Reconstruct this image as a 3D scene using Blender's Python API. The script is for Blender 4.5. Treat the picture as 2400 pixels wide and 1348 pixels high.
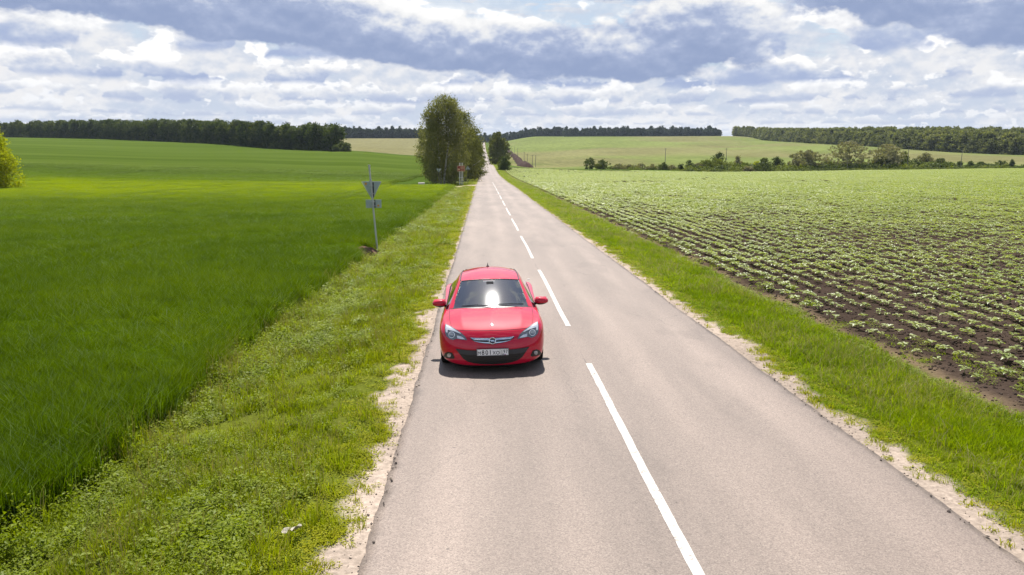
import bpy, bmesh, math, random
import numpy as np
from mathutils import Vector, Matrix, Euler
from mathutils.bvhtree import BVHTree

R = math.radians
scene = bpy.context.scene
for o in list(bpy.data.objects):
    bpy.data.objects.remove(o)
COL = scene.collection
rng = np.random.default_rng(7)
random.seed(7)

# ------------------------------------------------------------------ camera
CAMX, CAMZ = -1.87, 3.58
cam_data = bpy.data.cameras.new('camera')
cam = bpy.data.objects.new('camera', cam_data)
COL.objects.link(cam)
cam_data.sensor_width = 36.0
cam_data.lens = 36.0 * 1850 / 2400
cam_data.clip_start = 0.1
cam_data.clip_end = 20000
cam.location = (CAMX, 0, CAMZ)
PITCH, YAW = 10.77, 2.10
cam.rotation_euler = (R(90 - PITCH), 0, R(-YAW))
scene.camera = cam

# ------------------------------------------------------------------ node helpers
def nd(nt, typ, ins=None, **props):
    n = nt.nodes.new(typ)
    for k, v in props.items():
        setattr(n, k, v)
    for k, v in (ins or {}).items():
        s = n.inputs[k]
        if hasattr(v, 'is_output') or isinstance(v, bpy.types.NodeSocket):
            nt.links.new(v, s)
        else:
            if isinstance(v, (tuple, list)) and len(v) == 3 and s.type == 'RGBA':
                v = (*v, 1.0)
            s.default_value = v
    return n
def mth(nt, op, a, b=0.0, c=None, clamp=False):
    ins = {0: a, 1: b}
    if c is not None:
        ins[2] = c
    return nd(nt, 'ShaderNodeMath', ins, operation=op, use_clamp=clamp).outputs[0]
def mixc(nt, f, a, b, blend='MIX'):
    return nd(nt, 'ShaderNodeMix', {0: f, 6: a, 7: b}, data_type='RGBA', blend_type=blend).outputs[2]
def ramp(nt, f, stops, interp='LINEAR'):
    n = nd(nt, 'ShaderNodeValToRGB', {0: f})
    cr = n.color_ramp
    cr.interpolation = interp
    while len(cr.elements) > 1:
        cr.elements.remove(cr.elements[-1])
    for i, (p, c) in enumerate(stops):
        e = cr.elements[0] if i == 0 else cr.elements.new(p)
        e.position = p
        if not isinstance(c, (tuple, list)):
            c = (c, c, c)
        e.color = (*c[:3], 1.0)
    return n.outputs[0]
def noise(nt, vec, scale, detail=4, rough=0.55, dist=0.0, lac=2.0):
    n = nd(nt, 'ShaderNodeTexNoise', {'Vector': vec, 'Scale': scale, 'Detail': detail, 'Roughness': rough,
                                      'Lacunarity': lac, 'Distortion': dist})
    return n.outputs['Fac']
def vmul(nt, v, s):
    return nd(nt, 'ShaderNodeVectorMath', {0: v, 1: s}, operation='MULTIPLY').outputs[0]
def smooth(nt, x, a, b):
    return nd(nt, 'ShaderNodeMapRange', {0: x, 1: a, 2: b, 3: 0.0, 4: 1.0}, interpolation_type='SMOOTHSTEP').outputs[0]

# ------------------------------------------------------------------ world: blue sky with layers of cumulus
SUN_ELEV, SUN_AZ = 59.5, 1.0          # degrees; azimuth measured from +Y (the way the camera looks) to the right
world = bpy.data.worlds.new('World')
scene.world = world
world.use_nodes = True
def build_world():
    nt = world.node_tree
    nt.nodes.clear()
    out = nd(nt, 'ShaderNodeOutputWorld')
    sky = nd(nt, 'ShaderNodeTexSky', sky_type='NISHITA', sun_disc=False, sun_elevation=R(SUN_ELEV),
             sun_rotation=R(SUN_AZ), altitude=200, air_density=1.0, dust_density=0.6, ozone_density=1.0)
    bg_sky = nd(nt, 'ShaderNodeBackground', {'Color': sky.outputs[0], 'Strength': 0.07})
    tc = nd(nt, 'ShaderNodeTexCoord')
    x, y, z = nd(nt, 'ShaderNodeSeparateXYZ', {0: tc.outputs['Generated']}).outputs
    az = mth(nt, 'ARCTAN2', x, y)
    def add3(v, o):
        return nd(nt, 'ShaderNodeVectorMath', {0: v, 1: o}, operation='ADD').outputs[0]
    dirv = nd(nt, 'ShaderNodeCombineXYZ', {0: az, 1: mth(nt, 'MULTIPLY', z, 1.55), 2: 0.0}).outputs[0]
    # broad variation shared by all the rows, and the same a little higher up: their difference shades the billows from above
    def lumps(off):
        w_ = noise(nt, add3(dirv, (1.7, 0.4 + off, 0)), 7.0, 5, 0.56)
        f_ = noise(nt, add3(dirv, (0.0, off, 0.0)), 26.0, 5, 0.60)
        return mth(nt, 'SUBTRACT', w_, 0.5), mth(nt, 'SUBTRACT', f_, 0.5)
    wob, fine = lumps(0.0)
    wob_u, fine_u = lumps(0.014)
    relief = mth(nt, 'ADD', mth(nt, 'MULTIPLY', mth(nt, 'SUBTRACT', wob, wob_u), 2.2), mth(nt, 'MULTIPLY', mth(nt, 'SUBTRACT', fine, fine_u), 0.9))
    # high cover, seen from below
    k = mth(nt, 'DIVIDE', 1.0, mth(nt, 'ADD', mth(nt, 'MAXIMUM', z, 0.0), 0.06))
    pl = nd(nt, 'ShaderNodeCombineXYZ', {0: mth(nt, 'MULTIPLY', x, k), 1: mth(nt, 'MULTIPLY', y, k), 2: 0.0}).outputs[0]
    hi = noise(nt, vmul(nt, pl, (0.55, 1.0, 1.0)), 6.0, 5, 0.60)
    low = smooth(nt, z, 0.26, 0.10)
    cover = mth(nt, 'MAXIMUM', smooth(nt, hi, 0.49, 0.57), mth(nt, 'MULTIPLY', low, smooth(nt, mth(nt, 'ADD', wob, mth(nt, 'MULTIPLY', smooth(nt, z, 0.10, 0.0), 0.6)), -0.22, -0.02)))
    col = mixc(nt, low, ramp(nt, smooth(nt, hi, 0.50, 0.68), [(0.0, (0.70, 0.77, 0.88)), (1.0, (0.95, 0.95, 0.97))]),
               ramp(nt, smooth(nt, mth(nt, 'ADD', wob, relief), -0.25, 0.30), [(0.0, (0.66, 0.735, 0.88)), (0.5, (0.80, 0.84, 0.93)), (1.0, (0.98, 0.98, 1.0))]))
    # rows of cumulus, farthest (lowest) first: flat shaded base, billowing bright top
    for i, (py, h, f, thr) in enumerate(ROWS):
        e0 = (322 - py) / 1850
        hh = h / 1850
        n = noise(nt, add3(dirv, (i * 3.17, i * 1.93, i * 0.7)), f, 4, 0.55)
        t = mth(nt, 'DIVIDE', mth(nt, 'SUBTRACT', z, mth(nt, 'ADD', e0, mth(nt, 'MULTIPLY', wob, hh * 0.7))), hh)   # 0 at the base, 1 at the top
        base = smooth(nt, mth(nt, 'ADD', t, mth(nt, 'MULTIPLY', fine, 0.20)), -0.08, 0.10)
        body = mth(nt, 'SUBTRACT', mth(nt, 'ADD', n, mth(nt, 'MULTIPLY', fine, 0.16)), mth(nt, 'MULTIPLY', mth(nt, 'MAXIMUM', mth(nt, 'SUBTRACT', t, 0.45), 0.0), 0.20))
        a = mth(nt, 'MULTIPLY', smooth(nt, body, thr, thr + 0.05), base)
        rim = mth(nt, 'MULTIPLY', mth(nt, 'SUBTRACT', thr + 0.09, body), 1.8)
        lum = smooth(nt, mth(nt, 'ADD', mth(nt, 'ADD', mth(nt, 'MULTIPLY', t, 0.85), mth(nt, 'MULTIPLY', relief, 0.6)),
                             mth(nt, 'ADD', mth(nt, 'MULTIPLY', wob, 0.5), mth(nt, 'MULTIPLY', rim, t))), 0.0, 0.70)
        c = ramp(nt, lum, [(0.0, (0.44, 0.53, 0.77)), (0.25, (0.62, 0.69, 0.86)), (0.52, (0.92, 0.935, 0.98)), (0.85, (1.20, 1.19, 1.18))])
        far = max(0.0, min(0.6, 0.75 - (322 - py) / 150))
        c = mixc(nt, far, c, (0.80, 0.84, 0.93))
        col = mixc(nt, a, col, c)
        cover = mth(nt, 'MAXIMUM', cover, a)
    # the big grey-blue masses overhead: flat dark undersides, lighter towards their tops
    dark, deh = None, None
    for (a0, e0, wa, we, tilt) in BLOBS:
        da = mth(nt, 'SUBTRACT', az, a0)
        de = mth(nt, 'SUBTRACT', mth(nt, 'SUBTRACT', z, e0), mth(nt, 'MULTIPLY', da, tilt))
        de = mth(nt, 'MULTIPLY', de, mth(nt, 'ADD', 1.0, mth(nt, 'MULTIPLY', mth(nt, 'LESS_THAN', de, 0.0), 0.5)))
        da, de = mth(nt, 'DIVIDE', da, wa), mth(nt, 'DIVIDE', de, we)
        q = mth(nt, 'SUBTRACT', 1.0, mth(nt, 'ADD', mth(nt, 'MULTIPLY', da, da), mth(nt, 'MULTIPLY', de, de)))
        ew = mth(nt, 'POWER', 2.71828, mth(nt, 'MULTIPLY', mth(nt, 'MAXIMUM', q, -3.0), 5.0))
        dark = ew if dark is None else mth(nt, 'ADD', dark, ew)
        dw = mth(nt, 'MULTIPLY', de, ew)
        deh = dw if deh is None else mth(nt, 'ADD', deh, dw)
    deh = mth(nt, 'DIVIDE', deh, dark)
    dark = mth(nt, 'DIVIDE', mth(nt, 'LOGARITHM', dark, 2.71828), 5.0)
    v = mth(nt, 'ADD', dark, mth(nt, 'ADD', mth(nt, 'MULTIPLY', wob, 1.9), mth(nt, 'MULTIPLY', fine, 1.3)))
    m = smooth(nt, v, 0.0, 0.34)
    lt = smooth(nt, mth(nt, 'ADD', mth(nt, 'MULTIPLY', deh, 0.52), mth(nt, 'ADD', mth(nt, 'ADD', mth(nt, 'MULTIPLY', wob, 1.2), mth(nt, 'MULTIPLY', fine, 0.5)),
                    mth(nt, 'ADD', mth(nt, 'MULTIPLY', relief, 0.8), mth(nt, 'MULTIPLY', mth(nt, 'SUBTRACT', 0.6, v), 0.22)))), -0.42, 0.75)
    dcol = ramp(nt, lt, [(0.0, (0.335, 0.42, 0.645)), (0.32, (0.46, 0.54, 0.755)), (0.55, (0.70, 0.755, 0.89)), (0.78, (0.98, 0.985, 1.0)), (1.0, (1.15, 1.14, 1.13))])
    col = mixc(nt, m, col, dcol)
    cover = mth(nt, 'MAXIMUM', cover, m)
    bg_c = nd(nt, 'ShaderNodeBackground', {'Color': col, 'Strength': CLOUD})
    mx = nd(nt, 'ShaderNodeMixShader', {0: cover, 1: bg_sky.outputs[0], 2: bg_c.outputs[0]})
    nt.links.new(mx.outputs[0], out.inputs[0])
    world.cycles.sampling_method = 'MANUAL'
    world.cycles.sample_map_resolution = 512
CLOUD = 0.55
ROWS = [(308, 16, 60, 0.47), (294, 24, 44, 0.47), (274, 36, 32, 0.47), (246, 54, 22, 0.465), (208, 84, 15, 0.46), (150, 120, 10, 0.46)]
def AE(px, py):      # direction of a far point given where the camera sees it, as (azimuth, sine of elevation)
    return ((px - 1200) / 1850 + R(YAW), (322 - py) / 1850)
BLOBS = []
for (px, py, w, h, tilt) in [(60, 12, 780, 112, -0.03), (600, 66, 460, 84, -0.07), (980, 116, 430, 78, -0.09), (1380, 142, 400, 88, -0.02),
                             (1590, 105, 170, 116, 0.0), (2070, 20, 290, 124, 0.0), (2240, 78, 165, 112, 0.10), (1480, -20, 300, 80, 0)]:
    a, e = AE(px, py)
    BLOBS.append((a, e, w / 1850, h / 1850, tilt))
# the cloud deck goes on all round and overhead
for k in range(6):
    a = 1.1 + k * 0.72 + random.uniform(-.08, .08)
    BLOBS.append((a if a < math.pi else a - 2 * math.pi, random.uniform(0.08, 0.3), random.uniform(.2, .4), random.uniform(.02, .05), random.uniform(-.1, .1)))
build_world()

sun_data = bpy.data.lights.new('sun', 'SUN')
sun = bpy.data.objects.new('sun', sun_data)
COL.objects.link(sun)
sun_data.energy = 5.0
sun_data.angle = R(0.53)
sun_data.color = (1.0, 0.955, 0.89)
sd = Vector((math.sin(R(SUN_AZ)) * math.cos(R(SUN_ELEV)), math.cos(R(SUN_AZ)) * math.cos(R(SUN_ELEV)), math.sin(R(SUN_ELEV))))
sun.rotation_euler = sd.to_track_quat('Z', 'Y').to_euler()

vs = scene.view_settings
vs.view_transform = 'Standard'
vs.look = 'None'
vs.exposure = 0.72
vs.gamma = 1.0
vs.use_curve_mapping = False
scene.cycles.max_bounces = 5
scene.cycles.diffuse_bounces = 2
scene.cycles.transparent_max_bounces = 8
scene.cycles.use_denoising = True

# ------------------------------------------------------------------ mesh helpers
def link(o, parent=None):
    COL.objects.link(o)
    if parent is not None:
        o.parent = parent
    return o
def mesh_np(name, verts, faces, mats=None, smooth_=True):
    """faces: (n,3) or (n,4) int array, or list of tuples"""
    me = bpy.data.meshes.new(name)
    verts = np.asarray(verts, dtype=np.float32)
    if isinstance(faces, np.ndarray):
        n, k = faces.shape
        me.vertices.add(len(verts))
        me.vertices.foreach_set('co', verts.ravel())
        me.loops.add(n * k)
        me.loops.foreach_set('vertex_index', faces.astype(np.int32).ravel())
        me.polygons.add(n)
        me.polygons.foreach_set('loop_start', np.arange(0, n * k, k, dtype=np.int32))
        me.polygons.foreach_set('loop_total', np.full(n, k, dtype=np.int32))
        me.update(calc_edges=True)
    else:
        me.from_pydata([tuple(map(float, v)) for v in verts], [], faces)
        me.update()
    if mats is not None:
        for m in (mats if isinstance(mats, (list, tuple)) else [mats]):
            me.materials.append(m)
    if smooth_:
        me.polygons.foreach_set('use_smooth', np.ones(len(me.polygons), dtype=bool))
    return me
def obj_np(name, verts, faces, mats=None, parent=None, smooth_=True):
    return link(bpy.data.objects.new(name, mesh_np(name, verts, faces, mats, smooth_)), parent)
def grid_faces(nr, nc):
    i = np.arange(nr - 1)[:, None] * nc + np.arange(nc - 1)[None, :]
    i = i.ravel()
    return np.stack([i, i + 1, i + nc + 1, i + nc], 1)
def tag(o, label=None, cat=None, group=None, kind=None):
    if label: o['label'] = label
    if cat: o['category'] = cat
    if group: o['group'] = group
    if kind: o['kind'] = kind
    return o
def empty(name, loc=(0, 0, 0), rz=0.0):
    o = bpy.data.objects.new(name, None)
    o.empty_display_size = 0.2
    o.location = loc
    o.rotation_euler = (0, 0, rz)
    return link(o)
def attr_col(me, name, cols):
    a = me.color_attributes.new(name, 'FLOAT_COLOR', 'POINT')
    c = np.ones((len(me.vertices), 4), dtype=np.float32)
    c[:, :3] = cols
    a.data.foreach_set('color', c.ravel())

class MB:
    """collects boxes, tubes, lathes and panels into one mesh"""
    def __init__(self):
        self.v, self.f = [], []
    def add(self, vs_, fs_):
        b = len(self.v)
        self.v += [tuple(p) for p in vs_]
        self.f += [tuple(b + i for i in f) for f in fs_]
        return self
    def box(self, c, s, rot=None):
        c, s = Vector(c), Vector(s) * 0.5
        pts = [Vector((sx * s.x, sy * s.y, sz * s.z)) for sz in (-1, 1) for sy in (-1, 1) for sx in (-1, 1)]
        if rot is not None:
            m = Euler(rot).to_matrix()
            pts = [m @ p for p in pts]
        return self.add([c + p for p in pts], [(0, 2, 3, 1), (4, 5, 7, 6), (0, 1, 5, 4), (2, 6, 7, 3), (0, 4, 6, 2), (1, 3, 7, 5)])
    def tube(self, pts, rad, seg=8, caps=True):
        pts = [Vector(p) for p in pts]
        n = len(pts)
        if not isinstance(rad, (list, tuple)):
            rad = [rad] * n
        vs_, fs_ = [], []
        up = None
        for i, p in enumerate(pts):
            d = (pts[min(i + 1, n - 1)] - pts[max(i - 1, 0)]).normalized()
            ref = Vector((0, 0, 1)) if abs(d.z) < 0.9 else Vector((1, 0, 0))
            a = d.cross(ref).normalized()
            b = d.cross(a).normalized()
            for k in range(seg):
                t = 2 * math.pi * k / seg
                vs_.append(p + (a * math.cos(t) + b * math.sin(t)) * rad[i])
        for i in range(n - 1):
            for k in range(seg):
                k2 = (k + 1) % seg
                fs_.append((i * seg + k, i * seg + k2, (i + 1) * seg + k2, (i + 1) * seg + k))
        if caps:
            fs_.append(tuple(range(seg))[::-1])
            fs_.append(tuple((n - 1) * seg + k for k in range(seg)))
        return self.add(vs_, fs_)
    def lathe(self, prof, c, axis='x', seg=32):
        """prof: list of (along, radius)"""
        vs_, fs_ = [], []
        for (a, r) in prof:
            for k in range(seg):
                t = 2 * math.pi * k / seg
                p = (a, r * math.cos(t), r * math.sin(t))
                if axis == 'y': p = (p[1], p[0], p[2])
                if axis == 'z': p = (p[1], p[2], p[0])
                vs_.append(Vector(c) + Vector(p))
        for i in range(len(prof) - 1):
            for k in range(seg):
                k2 = (k + 1) % seg
                fs_.append((i * seg + k, i * seg + k2, (i + 1) * seg + k2, (i + 1) * seg + k))
        return self.add(vs_, fs_)
    def prism(self, poly, a, b, axis='y'):
        """2-D polygon extruded from a to b along the axis"""
        n = len(poly)
        def P(p, t):
            return {'y': (p[0], t, p[1]), 'z': (p[0], p[1], t), 'x': (t, p[0], p[1])}[axis]
        vs_ = [P(p, a) for p in poly] + [P(p, b) for p in poly]
        fs_ = [tuple(range(n)), tuple(range(2 * n - 1, n - 1, -1))] + [(i, i + n, (i + 1) % n + n, (i + 1) % n) for i in range(n)]
        return self.add(vs_, fs_)
    def build(self, name, mat=None, parent=None, smooth_=False):
        me = bpy.data.meshes.new(name)
        me.from_pydata([tuple(v) for v in self.v], [], self.f)
        if mat: me.materials.append(mat)
        bm = bmesh.new(); bm.from_mesh(me)
        bmesh.ops.recalc_face_normals(bm, faces=bm.faces)
        bm.to_mesh(me); bm.free()
        if smooth_:
            me.polygons.foreach_set('use_smooth', np.ones(len(me.polygons), dtype=bool))
            try: me.set_sharp_from_angle(angle=R(40))
            except Exception: pass
        return link(bpy.data.objects.new(name, me), parent)

# smooth value noise for geometry
def vnoise(x, y, seed=0):
    xi, yi = np.floor(x).astype(np.int64), np.floor(y).astype(np.int64)
    fx, fy = x - xi, y - yi
    fx, fy = fx * fx * (3 - 2 * fx), fy * fy * (3 - 2 * fy)
    def h(a, b):
        n = (a * 374761393 + b * 668265263 + seed * 974634777) & 0x7fffffff
        n = ((n ^ (n >> 13)) * 1274126177) & 0x7fffffff
        return ((n ^ (n >> 16)) & 0xffff) / 65535.0
    return (h(xi, yi) * (1 - fx) + h(xi + 1, yi) * fx) * (1 - fy) + (h(xi, yi + 1) * (1 - fx) + h(xi + 1, yi + 1) * fx) * fy
def fbm(x, y, seed=0, oct_=4):
    s, a, t = 0.0, 0.5, 0.0
    for k in range(oct_):
        s = s + a * vnoise(x * 2 ** k, y * 2 ** k, seed + k); t += a; a *= .5
    return s / t
def sstep(a, b, x):
    t = np.clip((x - a) / (b - a), 0, 1)
    return t * t * (3 - 2 * t)

# ------------------------------------------------------------------ materials
MATS = {}
def mat(name):
    m = bpy.data.materials.new(name)
    m.use_nodes = True
    m.node_tree.nodes.clear()
    MATS[name] = m
    return m, m.node_tree, nd(m.node_tree, 'ShaderNodeOutputMaterial')
def pbr(name, col, rough=0.6, metal=0.0, spec=None, coat=0.0, nz=0.0, nscale=20.0, bump=0.0):
    m, nt, out = mat(name)
    c = (*col, 1.0)
    spec = (0.5 if rough < 0.8 else 0.08) if spec is None else spec
    p = nd(nt, 'ShaderNodeBsdfPrincipled', {'Base Color': c, 'Roughness': rough, 'Metallic': metal, 'Specular IOR Level': spec, 'Coat Weight': coat})
    if nz or bump:
        tc = nd(nt, 'ShaderNodeTexCoord').outputs['Object']
        f = noise(nt, tc, nscale, 5, 0.6)
        if nz:
            k = nd(nt, 'ShaderNodeMapRange', {0: f, 1: 0.25, 2: 0.75, 3: 1 - nz, 4: 1 + nz}).outputs[0]
            nt.links.new(nd(nt, 'ShaderNodeVectorMath', {0: col, 1: k}, operation='MULTIPLY').outputs[0] if False else
                         nd(nt, 'ShaderNodeMix', {0: 1.0, 6: c, 7: nd(nt, 'ShaderNodeCombineXYZ', {0: k, 1: k, 2: k}).outputs[0]}, data_type='RGBA', blend_type='MULTIPLY').outputs[2],
                         p.inputs['Base Color'])
        if bump:
            b = nd(nt, 'ShaderNodeBump', {'Height': f, 'Strength': bump, 'Distance': 0.02})
            nt.links.new(b.outputs[0], p.inputs['Normal'])
    nt.links.new(p.outputs[0], out.inputs[0])
    return m
def leafmat(name, cols, trans=0.45, rough=0.6, spec=0.10, gscale=0.35, objvar=True, band=None):
    """foliage: diffuse + light let through, colour drawn between the given colours by instance and place"""
    m, nt, out = mat(name)
    geo = nd(nt, 'ShaderNodeNewGeometry')
    rnd = nd(nt, 'ShaderNodeObjectInfo').outputs['Random']
    isl = geo.outputs['Random Per Island']
    pn = noise(nt, geo.outputs['Position'], gscale, 4, 0.6)
    f = mth(nt, 'ADD', mth(nt, 'MULTIPLY', isl, 0.45), mth(nt, 'MULTIPLY', smooth(nt, pn, 0.3, 0.7), 0.55))
    if objvar:
        f = mth(nt, 'ADD', mth(nt, 'MULTIPLY', f, 0.75), mth(nt, 'MULTIPLY', rnd, 0.25))
    c = ramp(nt, f, [(i / (len(cols) - 1), k) for i, k in enumerate(cols)])
    if band:
        c = band(nt, geo.outputs['Position'], c)
    d = nd(nt, 'ShaderNodeBsdfPrincipled', {'Base Color': c, 'Roughness': rough, 'Specular IOR Level': spec})
    t = nd(nt, 'ShaderNodeBsdfTranslucent', {'Color': mixc(nt, 1.0, c, (1.35, 1.40, 0.42, 1.0), 'MULTIPLY')})
    mx = nd(nt, 'ShaderNodeMixShader', {0: trans, 1: d.outputs[0], 2: t.outputs[0]})
    nt.links.new(mx.outputs[0], out.inputs[0])
    return m
# ------------------------------------------------------------------ terrain
def pchip(xk, yk, x):
    xk, yk = np.asarray(xk, float), np.asarray(yk, float)
    h = np.diff(xk); d = np.diff(yk) / h
    m = np.zeros(len(xk))
    for i in range(1, len(xk) - 1):
        if d[i - 1] * d[i] > 0:
            w1, w2 = 2 * h[i] + h[i - 1], h[i] + 2 * h[i - 1]
            m[i] = (w1 + w2) / (w1 / d[i - 1] + w2 / d[i])
    m[0], m[-1] = d[0], d[-1]
    x = np.clip(x, xk[0], xk[-1])
    i = np.clip(np.searchsorted(xk, x, side='right') - 1, 0, len(h) - 1)
    t = (x - xk[i]) / h[i]
    return ((1 + 2 * t) * (1 - t) ** 2) * yk[i] + t * (1 - t) ** 2 * h[i] * m[i] + t * t * (3 - 2 * t) * yk[i + 1] + t * t * (t - 1) * h[i] * m[i + 1]
SL = -0.0319
def yz(d, py):
    return CAMZ - (py - 322) / 1850 * d
BASE = [(-400, 12.0), (0, 0), (60, SL * 60), (120, SL * 120)]
# bearing (tangent off the road's line) -> the lie of the land along it
COLS = [
    (-0.90, [(170, -2.6), (300, -2.0), (400, -1.0), (700, 5), (1000, 7), (2500, 9), (6000, 6)]),
    (-0.61, [(170, -4.1), (300, -3.6), (400, yz(400, 348)), (700, yz(700, 325)), (1000, 4.5), (2500, 6), (6000, 4)]),
    (-0.34, [(200, -5.4), (300, -5.4), (420, yz(420, 360)), (560, yz(560, 337)), (1000, 4), (2500, 6), (6000, 4)]),
    (-0.17, [(200, -6.2), (300, -6.7), (500, yz(500, 352)), (900, yz(900, 340)), (1400, yz(1400, 324)), (2500, 6), (6000, 4)]),
    (-0.075, [(200, -6.4), (300, -8.0), (500, yz(500, 363)), (900, yz(900, 346)), (1400, yz(1400, 324)), (2500, 6), (6000, 4)]),
    (-0.02, [(200, -6.4), (270, -8.1), (370, -9.0), (450, -12.0), (700, -13), (1200, yz(1200, 351)), (1800, yz(1800, 331)), (2500, 4), (6000, 4)]),
    (0.01, [(200, -6.4), (270, -8.1), (370, -9.0), (450, -12.0), (700, -13), (1200, yz(1200, 351)), (1800, yz(1800, 331)), (2500, 4), (6000, 4)]),
    (0.07, [(200, -6.4), (270, -8.2), (340, -9.3), (420, -12.5), (560, yz(560, 384)), (900, yz(900, 358)), (1300, yz(1300, 336)), (1700, yz(1700, 320)), (2500, 6), (6000, 4)]),
    (0.15, [(200, -6.4), (290, -9.2), (345, -10.2), (420, -12.2), (600, yz(600, 376)), (1000, yz(1000, 346)), (1600, yz(1600, 320)), (2500, 6), (6000, 4)]),
    (0.31, [(200, -6.4), (290, -9.3), (345, -11.2), (420, yz(420, 391)), (600, yz(600, 374)), (1000, yz(1000, 344)), (1500, yz(1500, 319)), (2500, 6), (6000, 4)]),
    (0.40, [(200, -6.3), (290, -9.2), (345, -11.0), (420, yz(420, 390)), (600, yz(600, 370)), (1000, yz(1000, 336)), (1400, 1.5), (2500, 7), (6000, 4)]),
    (0.50, [(200, -6.2), (300, -9.0), (345, -10.6), (420, yz(420, 387)), (600, yz(600, 364)), (900, -4), (1400, 4), (2500, 8), (6000, 4)]),
    (0.69, [(200, -6.0), (310, -8.8), (360, -10.4), (450, yz(450, 380)), (620, yz(620, 364)), (900, -4), (1400, 6), (2500, 9), (6000, 4)]),
    (0.95, [(200, -5.8), (310, -8.4), (360, -9.8), (450, -10), (620, -9), (900, -2), (1400, 7), (2500, 9), (6000, 4)]),
]
CT = np.array([c[0] for c in COLS])
def H0(x, y):
    x, y = np.broadcast_arrays(np.asarray(x, float), np.asarray(y, float))
    t = np.clip((x - CAMX) / np.maximum(y, 60.0), CT[0], CT[-1])
    i = np.clip(np.searchsorted(CT, t, side='right') - 1, 0, len(CT) - 2)
    f = (t - CT[i]) / (CT[i + 1] - CT[i])
    f = f * f * (3 - 2 * f)
    z = np.zeros(x.shape)
    prof = [pchip([p[0] for p in BASE + c[1]], [p[1] for p in BASE + c[1]], y) for c in COLS]
    prof = np.stack(prof)
    z = np.take_along_axis(prof, i[None], 0)[0] * (1 - f) + np.take_along_axis(prof, (i + 1)[None], 0)[0] * f
    return z
def zroad(y):
    return H0(np.zeros_like(np.asarray(y, float)) * 0.0, y)
def H(x, y):
    """ground height: the land, the low road bank, and small unevenness"""
    x, y = np.broadcast_arrays(np.asarray(x, float), np.asarray(y, float))
    z0 = H0(x, y)
    zr = zroad(y)
    ax = np.abs(x)
    near = 1 - sstep(7, 22, ax)
    z = zr * near + z0 * (1 - near)
    bank = -0.035 - 0.22 * sstep(3.4, 6.4, ax)
    z = z + bank * (1 - sstep(40, 120, ax)) - 0.05 * sstep(40, 120, ax)
    rough = (fbm(x * 1.3, y * 1.3, 3) - 0.5) * 0.16 * sstep(3.3, 4.2, ax) + (fbm(x * 5, y * 5, 9, 3) - 0.5) * 0.035 * sstep(3.05, 3.3, ax)
    return z + rough * (1 - sstep(150, 300, y))

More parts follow.
